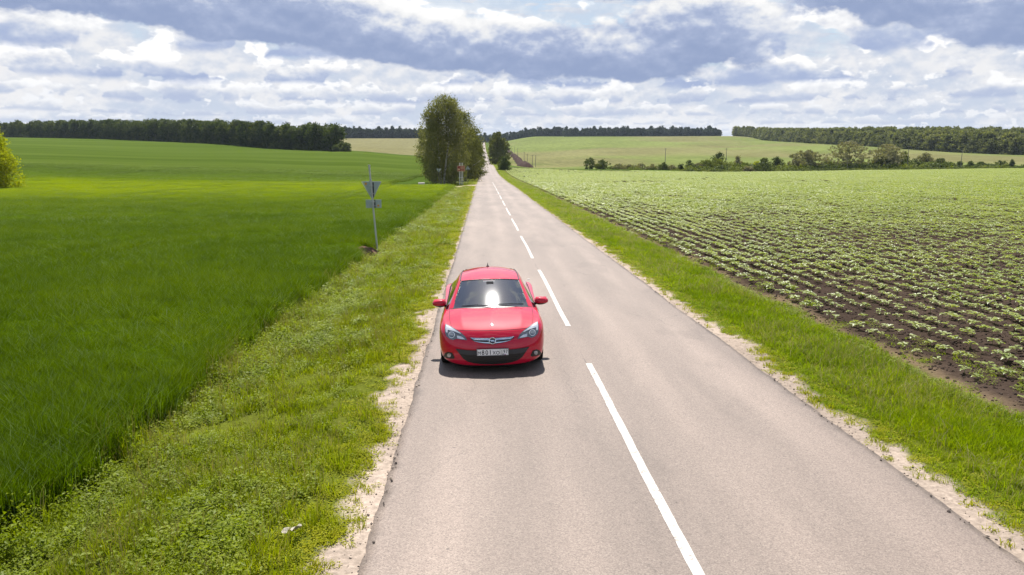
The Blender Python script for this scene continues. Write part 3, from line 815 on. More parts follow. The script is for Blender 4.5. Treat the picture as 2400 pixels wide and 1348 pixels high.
def build_wheat():
    W = []
    for k in range(4):
        b = blades(140, 0.24, 0.46, 0.66, 0.0095, 0.40, 0.45)
        e = blades(14, 0.24, 0.56, 0.70, 0.011, 0.35, 0.6)
        W.append(two_mat('wheat_patch', b, WHEAT, e, EARS))
    P, S = strew(-170, -6.3, [(4.5, 14, 32, 0.8), (14, 26, 22, 0.9), (26, 45, 11, 1.2), (45, 80, 4.5, 1.8), (80, 130, 1.9, 2.7), (130, 240, 0.6, 4.2)], lambda x, y: in_wheat(x, y) & ~on_heap(x, y) & (rut(x, y) < rng.uniform(.15, .6, len(x))), tmin=-1.1)
    x, y = P[:, 0], P[:, 1]
    hs = 0.88 + 0.22 * fbm(x * .25, y * .25, 111, 3)
    plant('wheat', W, P, S, rng.integers(0, 4, len(P)), hs, 0.05)
    # canopy sheet below the tips
    xr = np.concatenate([np.arange(6.5, 9, 0.12), np.arange(9, 24, 0.5), geom(24, 900, 110)])
    ys = np.concatenate([np.arange(2, 40, 0.35), np.arange(40, 160, 0.8), geom(160, 860, 130)])
    X, Y = np.meshgrid(-xr, ys)
    inn = in_wheat(X, Y)
    d = np.where(Y < TRACK_Y0, -X - wheat_edge(Y), -X - 19.5)
    dt = np.where((-X < 19.5), np.maximum(TRACK_Y0 - 1.2 - Y, 0), 99)
    edge = sstep(0.0, 0.5, np.minimum(d, dt))
    top = (0.40 + 0.12 * sstep(25, 110, Y)) + (fbm(X * 2.2, Y * 2.2, 121, 3) - .5) * 0.16 * (1 - sstep(60, 200, Y))
    top = top * (1 - 0.8 * rut(X, Y))
    Z = H(X, Y) + np.where(edge > 0, edge * top, -0.1)
    f = grid_faces(*X.shape)
    # stop at the shelter belt
    cx, cy = X.ravel()[f].mean(1), Y.ravel()[f].mean(1)
    ok = inn.ravel()[f].all(1) & (belt_side(cx, cy) < 0)
    m, nt, out = mat('wheat_canopy')
    tc = nd(nt, 'ShaderNodeTexCoord').outputs['Object']
    n1_ = noise(nt, tc, 3.5, 6, 0.7)
    n2_ = noise(nt, vmul(nt, tc, (0.25, 0.7, 1)), 0.10, 5, 0.62)
    n3_ = noise(nt, vmul(nt, tc, (0.12, 1.0, 1)), 0.035, 3, 0.5)
    f2 = mth(nt, 'ADD', mth(nt, 'ADD', mth(nt, 'MULTIPLY', n1_, 0.55), mth(nt, 'MULTIPLY', n2_, 0.25)), mth(nt, 'MULTIPLY', n3_, 0.20))
    c = ramp(nt, f2, [(0.30, (0.032, 0.064, 0.002)), (0.5, (0.066, 0.115, 0.003)), (0.70, (0.115, 0.165, 0.006))])
    c = ripeness(nt, tc, c)
    # sprayer's wheel lines pressed into the crop
    bmp = nd(nt, 'ShaderNodeBump', {'Height': n1_, 'Strength': 1.0, 'Distance': 0.35})
    d_ = nd(nt, 'ShaderNodeBsdfPrincipled', {'Base Color': c, 'Roughness': 1.0, 'Specular IOR Level': 0.0, 'Normal': bmp.outputs[0]})
    t_ = nd(nt, 'ShaderNodeBsdfTranslucent', {'Color': c})
    nt.links.new(d_.outputs[0], out.inputs[0])
    o = obj_np('wheat_field', np.stack([X, Y, Z], -1).reshape(-1, 3), f[ok], m)
    tag(o, kind='stuff')
BELT = np.array([(-620., 940.), (-470., 800.), (-330., 700.), (-215., 590.), (-128., 498.), (-84., 470.)])
def belt_side(x, y):
    """below zero in front of the shelter belt"""
    return y - np.interp(x, BELT[:, 0], BELT[:, 1], left=940, right=470)

# --- the crop on the right: rows of young broad-leaved plants
CROP = leafmat('crop_leaf', [(0.165, 0.220, 0.045), (0.255, 0.305, 0.080), (0.37, 0.40, 0.145)], trans=0.42, rough=0.40, spec=0.5, gscale=0.25)
STEM = pbr('crop_stem', (0.14, 0.20, 0.05), 0.6)
def heart_leaf(L, W, az_, lift, base, g):
    """one broad folded leaf on its stalk"""
    prof = [(0.0, 0.0), (0.10, 0.62), (0.34, 1.0), (0.62, 0.78), (0.86, 0.34), (1.0, 0.0)]
    d = np.array([math.cos(az_), math.sin(az_), 0]); s = np.array([-math.sin(az_), math.cos(az_), 0])
    V = [];
    for (t, w) in prof:
        zz = lift * t * L - 0.75 * (t ** 2) * L * g.uniform(0.5, 0.9)
        c = base + d * L * t + np.array([0, 0, zz])
        if w == 0: V.append(c)
        else:
            V += [c + s * w * W * .5 + np.array([0, 0, W * .14]), c, c - s * w * W * .5 + np.array([0, 0, W * .14])]
    F = [(0, 2, 1), (0, 3, 2)]
    for i in range(3):
        b = 1 + i * 3
        F += [(b, b + 1, b + 4, b + 3), (b + 1, b + 2, b + 5, b + 4)]
    F += [(10, 11, 13), (11, 12, 13)]
    return V, F
def crop_variant(seed):
    g = np.random.default_rng(seed)
    h = g.uniform(0.15, 0.22)
    stem = MB().tube([(0, 0, -0.03), (0, 0, h * .6), (0.01, 0.0, h)], [.008, .007, .005], 5)
    n = 6
    leaves = []
    for i in range(n):
        a_ = i * 2.4 + g.uniform(-.3, .3)
        zb = h * (0.5 + 0.5 * i / (n - 1))
        L = (0.17 if i < 4 else 0.11) * g.uniform(.85, 1.2)
        dd = np.array([math.cos(a_), math.sin(a_), 0])
        pet = 0.045 if i < 4 else 0.015
        V, F = heart_leaf(L, L * .86, a_, g.uniform(.35, .8), np.array([0, 0, zb]) + dd * pet + np.array([0, 0, pet * .7]), g)
        sm = MB().tube([(0, 0, zb), tuple(np.array([0, 0, zb]) + dd * pet + np.array([0, 0, pet * .7]))], [.004, .003], 4)
        b = len(V)
        leaves.append((V + [tuple(v) for v in sm.v], F + [tuple(b + k for k in f_) for f_ in sm.f]))
    return stem, leaves
def ordinal(n):
    small = ['', 'first', 'second', 'third', 'fourth', 'fifth', 'sixth', 'seventh', 'eighth', 'ninth', 'tenth', 'eleventh', 'twelfth', 'thirteenth', 'fourteenth', 'fifteenth',
             'sixteenth', 'seventeenth', 'eighteenth', 'nineteenth']
    tens = {2: 'twent', 3: 'thirt', 4: 'fort', 5: 'fift', 6: 'sixt', 7: 'sevent', 8: 'eight', 9: 'ninet'}
    if n < 20: return small[n]
    return tens[n // 10] + ('ieth' if n % 10 == 0 else 'y-' + small[n % 10])
def build_crop():
    row0, dr = 6.85, 0.70
    variants = [crop_variant(200 + k) for k in range(5)]
    whole = []
    stems, leafs = [], []
    for st, lv in variants:
        v, f = list(st.v), list(st.f)
        for V, F in lv:
            b = len(v); v += [tuple(p) for p in V]; f += [tuple(b + k for k in q) for q in F]
        me = mesh_np('crop_plant', v, f, CROP); whole.append(me)
        stems.append(mesh_np('crop_stem', st.v, st.f, STEM))
        leafs.append([mesh_np('leaf', V, F, CROP) for V, F in lv])
    X, Y, RW = [], [], []
    y_end = 338.0
    for r in range(0, 340):
        xr_ = row0 + dr * r
        y0 = max(6.0, (xr_ - CAMX) / 0.86 - 2)
        if y0 > y_end: break
        ys = np.arange(y0, y_end, 0.215)
        ys = ys[ys < 150]
        if len(ys):
            ys = ys + rng.normal(0, .05, len(ys))
            X.append(np.full(len(ys), xr_) + rng.normal(0, .022, len(ys))); Y.append(ys); RW.append(np.full(len(ys), r))
    X, Y, RW = map(np.concatenate, (X, Y, RW))
    # gaps and weak plants where the ground is poor
    q = fbm(X * 0.35, Y * 0.10, 141, 4)
    k = rng.uniform(0, 1, len(X)) < np.clip(0.82 + 1.5 * (q - 0.40), 0.6, 0.98)
    k &= ~((RW <= 0) & (rng.uniform(0, 1, len(X)) < 0.5))
    X, Y, RW, q = X[k], Y[k], RW[k], q[k]
    size = (0.57 + 0.40 * (q - 0.4) + 0.26 * sstep(25, 120, Y)) * rng.uniform(0.6, 1.3, len(X))
    size = np.clip(size, .36, 1.2)
    t = (X - CAMX) / Y
    dist = np.hypot(X - CAMX, Y)
    vis = (t < 0.695) & (Y > 9)
    order = np.argsort(np.where(vis, dist, 1e9))
    near, rest = order[:300], order[300:]
    near = near[np.lexsort((Y[near], RW[near]))]
    count = {}
    for i in near:
        v = int(rng.integers(0, 5))
        o = bpy.data.objects.new('crop_plant', None)
        o.location = (X[i], Y[i], float(H(X[i], Y[i])))
        o.rotation_euler = (rng.normal(0, .06), rng.normal(0, .06), rng.uniform(0, 6.28))
        s = float(size[i]) * 1.08
        o.scale = (s, s, s)
        link(o)
        count[RW[i]] = count.get(RW[i], 0) + 1
        tag(o, '%s young plant from the near end of the %s crop row off the verge' % (ordinal(count[RW[i]]), ordinal(int(RW[i]) + 1)), 'crop plant', 'young plants in the rows on the right')
        link(bpy.data.objects.new('stem', stems[v]), o)
        for lm in leafs[v]:
            c = bpy.data.objects.new('leaf', lm)
            link(c, o)
    P = np.column_stack([X[rest], Y[rest], H(X[rest], Y[rest])])
    n = len(P)
    s = size[rest] * np.where(Y[rest] > 60, 1.25, 1.08)
    scatter_o = scatter('crop', whole, P, np.column_stack([rng.normal(0, .06, n), rng.normal(0, .06, n), rng.uniform(0, 6.28, n)]),
                        np.column_stack([s, s, s]), rng.integers(0, 5, n))
    tag(scatter_o, kind='stuff')
    # farther rows: the same plants, closed up in stretches of row
    seg = []
    for k in range(3):
        vv, ff = [], []
        b = 0
        for j in range(9):
            st, lv = variants[int(rng.integers(0, 5))]
            a_ = rng.uniform(0, 6.28); ca, sa = math.cos(a_), math.sin(a_)
            sc_ = rng.uniform(.9, 1.45); oy = (j - 4) * 0.33 + rng.normal(0, .05); ox = rng.normal(0, .05)
            for V, F in lv[:5]:
                A = np.array([tuple(p) for p in V[:14]]) * sc_
                A = np.column_stack([A[:, 0] * ca - A[:, 1] * sa + ox, A[:, 0] * sa + A[:, 1] * ca + oy, A[:, 2]])
                vv.append(A); ff += [tuple(b + i_ for i_ in q_) for q_ in F if max(q_) < 14]; b += 14
        seg.append(mesh_np('row_stretch', np.concatenate(vv), ff, CROP))
    X, Y = [], []
    for r in range(0, 420):
        xr_ = row0 + dr * r
        y0 = max(150.0, (xr_ - CAMX) / 0.86)
        if y0 > y_end: continue
        ys = np.arange(y0, y_end - 2 - 12 * (xr_ < 60) , 3.0)
        X.append(np.full(len(ys), xr_)); Y.append(ys + rng.uniform(0, 1))
    X, Y = np.concatenate(X), np.concatenate(Y)
    k = rng.uniform(0, 1, len(X)) < np.clip(0.8 + 1.5 * (fbm(X * .12, Y * .05, 151, 3) - .42), .4, 1)
    X, Y = X[k], Y[k]
    n = len(X)
    o = scatter('distant_crop', seg, np.column_stack([X, Y, H(X, Y)]), np.column_stack([rng.normal(0, .02, n), np.zeros(n), np.where(rng.uniform(0, 1, n) < .5, 0, np.pi)]),
                np.column_stack([np.ones(n) * .82, np.ones(n), rng.uniform(.8, 1.25, n)]), rng.integers(0, 3, n))
    tag(o, kind='stuff')

build_left_verge()
build_right_verge()
build_wheat()
build_crop()

# loose stones and stray tufts on the sandy shoulders
def build_gravel():
    g = np.random.default_rng(5)
    protos = []
    for k in range(4):
        bm = bmesh.new(); bmesh.ops.create_icosphere(bm, subdivisions=1, radius=1.0)
        for v in bm.verts: v.co = Vector((v.co.x * g.uniform(.8, 1.2), v.co.y * g.uniform(.7, 1.1), v.co.z * g.uniform(.5, .8)))
        me = bpy.data.meshes.new('stone'); bm.to_mesh(me); bm.free()
        me.materials.append(STONE_A if k < 2 else STONE_B)
        protos.append(me)
    P, S = [], []
    for (y0, y1, dn) in ((4, 14, 46), (14, 30, 26), (30, 70, 9)):
        for sg in (-1, 1):
            n = int((y1 - y0) * dn)
            y = g.uniform(y0, y1, n)
            e = left_edge(y) if sg < 0 else right_edge(y)
            x = 2.93 + (e + .12 - 2.93) * np.abs(g.normal(.25, .38, n))
            P.append(np.column_stack([sg * x, y])); S.append(np.exp(g.normal(-4.9, .5, n)))
    P, S = np.concatenate(P), np.clip(np.concatenate(S), .004, .022)
    x, y = P[:, 0], P[:, 1]
    z = np.where(np.abs(x) < 3.02, road_z(x, y), np.maximum(H(x, y), -99)) + S * .25
    n = len(P)
    o = scatter('gravel', protos, np.column_stack([P, z]), np.column_stack([g.normal(0, .3, n), g.normal(0, .3, n), g.uniform(0, 6.28, n)]), np.repeat(S[:, None], 3, 1), g.integers(0, 4, n))
    tag(o, kind='stuff')
    t1 = proto('stray_tuft', blades(22, 0.07, 0.03, 0.12, 0.009, 0.7, 0.6), MOSSY)
    t2 = proto('stray_mat', leaflets(40, 0.09, 0.004, 0.035, 0.026, 0.016, .2), MOSSY)
    Q = []
    for (y0, y1, dn) in ((4, 14, 14), (14, 40, 9), (40, 90, 3)):
        for sg in (-1, 1):
            n = int((y1 - y0) * dn); y = g.uniform(y0, y1, n)
            e = left_edge(y) if sg < 0 else right_edge(y)
            x = 3.07 + (e + .05 - 3.07) * g.uniform(0, 1, n) ** .6
            Q.append(np.column_stack([sg * x, y]))
    Q = np.concatenate(Q)
    plant('stray_growth', [t1, t2], Q, np.ones(len(Q)) * .9, g.integers(0, 2, len(Q)), .9)
STONE_A = pbr('pale_gravel', (0.40, 0.33, 0.27), .9)
STONE_B = pbr('dark_gravel', (0.11, 0.09, 0.08), .9)
build_gravel()

def build_clods():
    g = np.random.default_rng(15)
    protos = []
    for k in range(3):
        bm = bmesh.new(); bmesh.ops.create_icosphere(bm, subdivisions=1, radius=1.0)
        for v in bm.verts: v.co = v.co * g.uniform(.7, 1.25); v.co.z *= .7
        me = bpy.data.meshes.new('clod'); bm.to_mesh(me); bm.free(); me.materials.append(CLOD); protos.append(me)
    P, S = strew(6.3, 60, [(9, 20, 60, 1), (20, 35, 26, 1.3), (35, 60, 9, 1.8)])
    n = len(P)
    sz = np.clip(np.exp(g.normal(-3.9, .45, n)), .008, .06) * S
    o = scatter('soil_clods', protos, np.column_stack([P, H(P[:, 0], P[:, 1])]), np.column_stack([g.normal(0, .4, n), g.normal(0, .4, n), g.uniform(0, 6.28, n)]), np.repeat(sz[:, None], 3, 1), g.integers(0, 3, n))
    tag(o, kind='stuff')
CLOD = pbr('clod_earth', (0.056, 0.040, 0.031), .95, nz=.35, nscale=6)
build_clods()
# ------------------------------------------------------------------ placing things by bearing and distance
def bearing_x(px, d):
    """x of a point d metres down the road line on the bearing that the photograph's column px has"""
    v = Vector(((px - 1200) / 1850, 0.0, -1.0))
    v.y = -(322 + 28 - 674) / 1850
    w = Euler(cam.rotation_euler).to_matrix() @ v
    return CAMX + w.x / w.y * d
def on_ground(px, d):
    x = bearing_x(px, d)
    return Vector((x, d, float(H(x, d))))
def m_per_px(d):
    return d / 1850.0

# ------------------------------------------------------------------ trees
def leaf_cards(C, n_per, spread, size, g, hang=0.0, aspect=1.5, flat=0.0):
    """leaf-sized quads strewn round clump centres C"""
    K = len(C)
    c = np.repeat(C, n_per, 0)
    n = len(c)
    off = g.normal(0, 1, (n, 3)) * np.asarray(spread)
    if hang:
        off[:, 2] -= np.abs(g.normal(0, hang, n))
    p = c + off
    s = size * g.uniform(.6, 1.4, n)
    a = g.normal(0, 1, (n, 3)); a[:, 2] *= (1 - flat)
    if hang: a[:, 2] = np.abs(a[:, 2]) * -1.6
    a /= np.linalg.norm(a, axis=1)[:, None]
    b = np.cross(a, g.normal(0, 1, (n, 3))); b /= np.linalg.norm(b, axis=1)[:, None]
    a = a * (s * aspect * .5)[:, None]; b = b * (s * .5)[:, None]
    V = np.stack([p - a, p + b * .9 - a * .1, p + a, p - b * .9 - a * .1], 1)
    i = np.arange(n)[:, None] * 4
    return V.reshape(-1, 3), i + [0, 1, 2, 3]
def crown_points(n, h, r, base, g, prof, lump=0.35):
    """clump centres through a crown: radius at relative height by prof, lobed"""
    out = []
    ph = g.uniform(0, 6.28, 6)
    while len(out) < n:
        t = g.uniform(0, 1)
        a = g.uniform(0, 6.28)
        rr = np.interp(t, [q[0] for q in prof], [q[1] for q in prof]) * r
        lobe = 1 + lump * (0.5 * math.sin(2 * a + ph[0] + 5 * t) + 0.35 * math.sin(3 * a + ph[1] - 9 * t) + 0.3 * math.sin(5 * a + ph[2] + 14 * t))
        q = math.sqrt(g.uniform(0.12, 1.0)) if g.uniform() < .75 else g.uniform(0, 1)
        rad = rr * q * lobe
        if g.uniform() > 0.25 + 0.75 * rr / r: continue
        out.append((rad * math.cos(a), rad * math.sin(a), base + (h - base) * t))
    return np.array(out)
def trunk_mb(h, r0, g, limbs=6, base=0.35, reach=2.0, lean=0.0, forks=None):
    m = MB()
    pts, rad = [], []
    ox, oy = 0, 0
    for i in range(7):
        t = i / 6
        pts.append((ox + lean * t * t * h, oy, -0.25 + (h * .88 + .25) * t)); rad.append(r0 * (1 - .86 * t) * (1.35 if i == 0 else 1))
        ox += g.normal(0, .02 * h / 6); oy += g.normal(0, .02 * h / 6)
    m.tube(pts, rad, 8)
    for k in range(limbs):
        t = base + (0.9 - base) * k / max(limbs - 1, 1)
        j = min(int(t * 6), 5); f = t * 6 - j
        p = Vector(pts[j]).lerp(Vector(pts[j + 1]), f)
        a = k * 2.4 + g.uniform(-.4, .4); L = reach * (1.15 - t) * g.uniform(.8, 1.3)
        q = p + Vector((math.cos(a) * L * .55, math.sin(a) * L * .55, L * .55)); e = p + Vector((math.cos(a) * L, math.sin(a) * L, L * .85))
        rr = r0 * (1 - .86 * t) * .55
        m.tube([p, q, e], [rr, rr * .6, rr * .2], 6)
    return m
def bark(name, c, c2, sc=3.0):
    m, nt, out = mat(name)
    tc = nd(nt, 'ShaderNodeTexCoord').outputs['Object']
    n = noise(nt, vmul(nt, tc, (1, 1, 2.2)), sc, 5, .7)
    col = ramp(nt, n, [(0.40, c2), (0.52, c)])
    p = nd(nt, 'ShaderNodeBsdfPrincipled', {'Base Color': col, 'Roughness': 0.9})
    nt.links.new(p.outputs[0], out.inputs[0])
    return m
BARK = bark('brown_bark', (0.11, 0.085, 0.06), (0.05, 0.04, 0.03))
BIRCH_BARK = bark('white_bark', (0.62, 0.58, 0.53), (0.10, 0.085, 0.075), 2.0)
L_BIRCH = leafmat('birch_leaf', [(0.090, 0.098, 0.040), (0.158, 0.162, 0.074), (0.27, 0.262, 0.135)], trans=0.38, gscale=0.45)
L_DARK = leafmat('belt_leaf', [(0.028, 0.046, 0.012), (0.066, 0.092, 0.020), (0.17, 0.19, 0.042)], trans=0.28, gscale=0.12)  # palest tone raised to put the look of sunlit crown tops into the colour
L_FOREST = leafmat('forest_leaf', [(0.055, 0.072, 0.030), (0.135, 0.150, 0.058), (0.30, 0.30, 0.135)], trans=0.34, gscale=0.06)  # bright last tone paints sunlit treetops into the leaf colour, spread by noise
L_FAR = leafmat('far_wood_leaf', [(0.022, 0.034, 0.022), (0.034, 0.052, 0.028), (0.06, 0.075, 0.038)], trans=0.2, gscale=0.06)
L_WILLOW = leafmat('willow_leaf', [(0.15, 0.148, 0.075), (0.25, 0.235, 0.138), (0.40, 0.37, 0.24)], trans=0.25, gscale=0.2)
L_BUSH = leafmat('bush_leaf', [(0.085, 0.115, 0.016), (0.145, 0.175, 0.024), (0.23, 0.245, 0.045)], trans=0.3, gscale=0.3)
L_DBUSH = leafmat('dark_bush_leaf', [(0.040, 0.060, 0.016), (0.078, 0.104, 0.026), (0.15, 0.175, 0.05)], trans=0.25, gscale=0.3)
L_YELLOW = leafmat('yellow_green_leaf', [(0.15, 0.185, 0.006), (0.25, 0.275, 0.008), (0.38, 0.37, 0.016)], trans=0.48, gscale=0.5)
L_OAK = leafmat('oak_leaf', [(0.055, 0.066, 0.020), (0.10, 0.112, 0.034), (0.18, 0.18, 0.065)], trans=0.28, gscale=0.4)

ROUND = [(0, .55), (.25, .95), (.5, 1), (.75, .82), (.92, .5), (1, .22)]
TALL = [(0, .72), (.3, 1), (.6, .9), (.8, .68), (.95, .35), (1, .15)]
BUSHY = [(0, .95), (.3, 1), (.6, .9), (.85, .6), (1, .25)]
def make_tree(name, h, r, base, leaf, prof, clumps, per, size, seed, spread=0.5, hang=0.0, bk=None, r0=None, limbs=7, lump=.35, lean=0.0, flat=0.0):
    g = np.random.default_rng(seed)
    C = crown_points(clumps, h, r, base, g, prof, lump)
    V, F = leaf_cards(C, per, (spread, spread, spread * .8), size, g, hang, flat=flat)
    crown = mesh_np('crown', V, F, leaf, smooth_=False)
    tm = trunk_mb(h, r0 or h * .017, g, limbs, max(base / h, .15), r * 1.0, lean)
    me = bpy.data.meshes.new('trunk')
    me.from_pydata([tuple(v) for v in tm.v], [], tm.f)
    me.materials.append(bk or BARK)
    me.polygons.foreach_set('use_smooth', np.ones(len(me.polygons), dtype=bool))
    return me, crown
def set_tree(name, meshes, loc, rz, s, label, cat_, group=None):
    e = empty(name, loc, rz)
    e.scale = s if isinstance(s, tuple) else (s, s, s)
    link(bpy.data.objects.new('trunk', meshes[0]), e)
    link(bpy.data.objects.new('crown', meshes[1]), e)
    return tag(e, label, cat_, group)

# the tall birch by the farm track, built limb by limb
def build_birch():
    g = np.random.default_rng(31)
    h = 16.2
    base = on_ground(1040, 147.5)
    e = empty('birch_tree', base)
    m = MB()
    main = [(0.0, 0, -.3), (0.15, 0, 2.2), (0.45, -.1, 4.6), (0.85, 0, 7.2), (0.95, .1, 10), (0.6, 0, 12.6), (0.3, 0, 15.2)]
    m.tube(main, [.27, .20, .17, .14, .11, .08, .03], 9)
    second = [(-.55, .3, -.3), (-.6, .35, 2.5), (-.9, .3, 5.5), (-1.1, .2, 9), (-.8, .1, 13)]
    m.tube(second, [.20, .15, .12, .09, .03], 8)
    m.tube([(0.4, -.1, 4.3), (1.3, -.4, 5.9), (2.4, -.6, 7.0), (3.4, -.8, 8.3)], [.09, .075, .06, .03], 7)
    m.tube([(0.2, 0, 2.6), (0.8, -.3, 3.4), (1.5, -.5, 4.8)], [.06, .05, .02], 6)
    m.tube([(-.8, .3, 4.6), (-2.0, 0, 6.4), (-3.2, -.3, 8.6)], [.08, .06, .02], 6)
    for k in range(10):
        z = 6 + k * .85; a = k * 2.4
        p = Vector(main[3]).lerp(Vector(main[6]), min(1, (z - 6) / 9.2))
        L = 3.2 - .18 * k
        m.tube([p, p + Vector((math.cos(a) * L * .5, math.sin(a) * L * .5, L * .5)), p + Vector((math.cos(a) * L, math.sin(a) * L, L * .55))], [.06, .04, .012], 5)
    m.build('trunk', BIRCH_BARK, e, True)
    prof = [(0, .62), (.12, .84), (.35, 1.0), (.6, .97), (.76, .86), (.88, .70), (.96, .48), (1, .25)]
    C = crown_points(620, h, 4.5, 0.9, g, prof, .22)
    C[:, 0] += 0.15
    # open the crown a little where the pale trunk shows
    tx = np.interp(C[:, 2], [0, 2.2, 4.6, 7.2, 9], [0, .15, .45, .85, .95])
    k = ~((C[:, 1] < 0.3) & (np.abs(C[:, 0] - tx) < 0.62) & (C[:, 2] < 8.2))
    C = C[k]
    V, F = leaf_cards(C, 60, (.34, .34, .36), 0.15, g, hang=0.85, aspect=1.9)
    o = link(bpy.data.objects.new('crown', mesh_np('crown', V, F, L_BIRCH, smooth_=False)), e)
    tag(e, 'tall drooping birch with a pale white trunk beside the farm track', 'tree')
build_birch()
def roadside_trees():
    spots = [
        (1090, 166, 14.6, 3.4, L_BIRCH, TALL, .8, 'drooping birch close behind the tall white-trunked one, nearer the road', 'birch_tree', 51),
        (1020, 163, 12.5, 3.2, L_BIRCH, TALL, .8, 'smaller birch half hidden behind the left side of the tallest one', 'birch_tree', 52),
        (1103, 190, 11.5, 2.9, L_OAK, BUSHY, .2, 'dense dark green oak at the road edge right of the birches', 'oak_tree', 53),
        (1108, 225, 11.0, 3.0, L_OAK, BUSHY, .2, 'dark leafy tree leaning over the road behind the oak', 'roadside_tree', 54),
        (1112, 275, 11.0, 3.2, L_OAK, BUSHY, .2, 'farthest of the leafy trees left of the road before the dip', 'roadside_tree', 55),
        (1166, 395, 16.0, 4.6, L_OAK, TALL, .2, 'tall grey-green tree right of the road past the crest', 'roadside_tree', 56),
        (1177, 412, 13.5, 4.3, L_OAK, BUSHY, .2, 'rounded tree right of the road, outermost of its clump', 'roadside_tree', 57),
        (1160, 470, 17.0, 4.2, L_OAK, TALL, .2, 'highest pointed tree right of the road, left end of its clump', 'roadside_tree', 58),
        (1166, 520, 18.0, 4.5, L_OAK, TALL, .2, 'tree in the middle of the clump right of the road', 'roadside_tree', 59),
        (1114, 560, 17.0, 4.4, L_OAK, TALL, .2, 'tree left of the road down in the dip', 'roadside_tree', 60),
        (1182, 300, 4.9, 2.3, L_DBUSH, BUSHY, 0.0, 'small round dark bush on the verge right of the crest', 'roadside_bush', 61),
        (1176, 322, 2.6, 1.6, L_BUSH, BUSHY, 0.0, 'low pale bush behind the round dark one by the crest', 'roadside_bush', 62),
    ]
    for (px, d, h, r, lf, pr, base, lab, nm, seed) in spots:
        far = d > 350
        n = 330 if not far else 200
        birchy = lf is L_BIRCH
        ms = make_tree(nm, h, r, base + h * .03, lf, pr, n if h > 6 else 130, 42 if not far else 26, (.17 if birchy else .20) if not far else .42, seed, .42 if h > 6 else .3,
                       .6 if birchy else 0.0, BIRCH_BARK if birchy else BARK)
        set_tree(nm, ms, on_ground(px, d), 0.0, 1.0, lab, 'tree' if 'bush' not in nm else 'bush')
roadside_trees()
def left_bush():
    ms = make_tree('leafy_tree', 9.0, 3.2, 0.2, L_YELLOW, BUSHY, 330, 40, .20, 71, .38)
    b = on_ground(-24, 116)
    set_tree('leafy_tree', ms, b, 0.4, 1.0, 'bright yellow-green leafy tree at the left edge of the wheat field', 'tree')
left_bush()

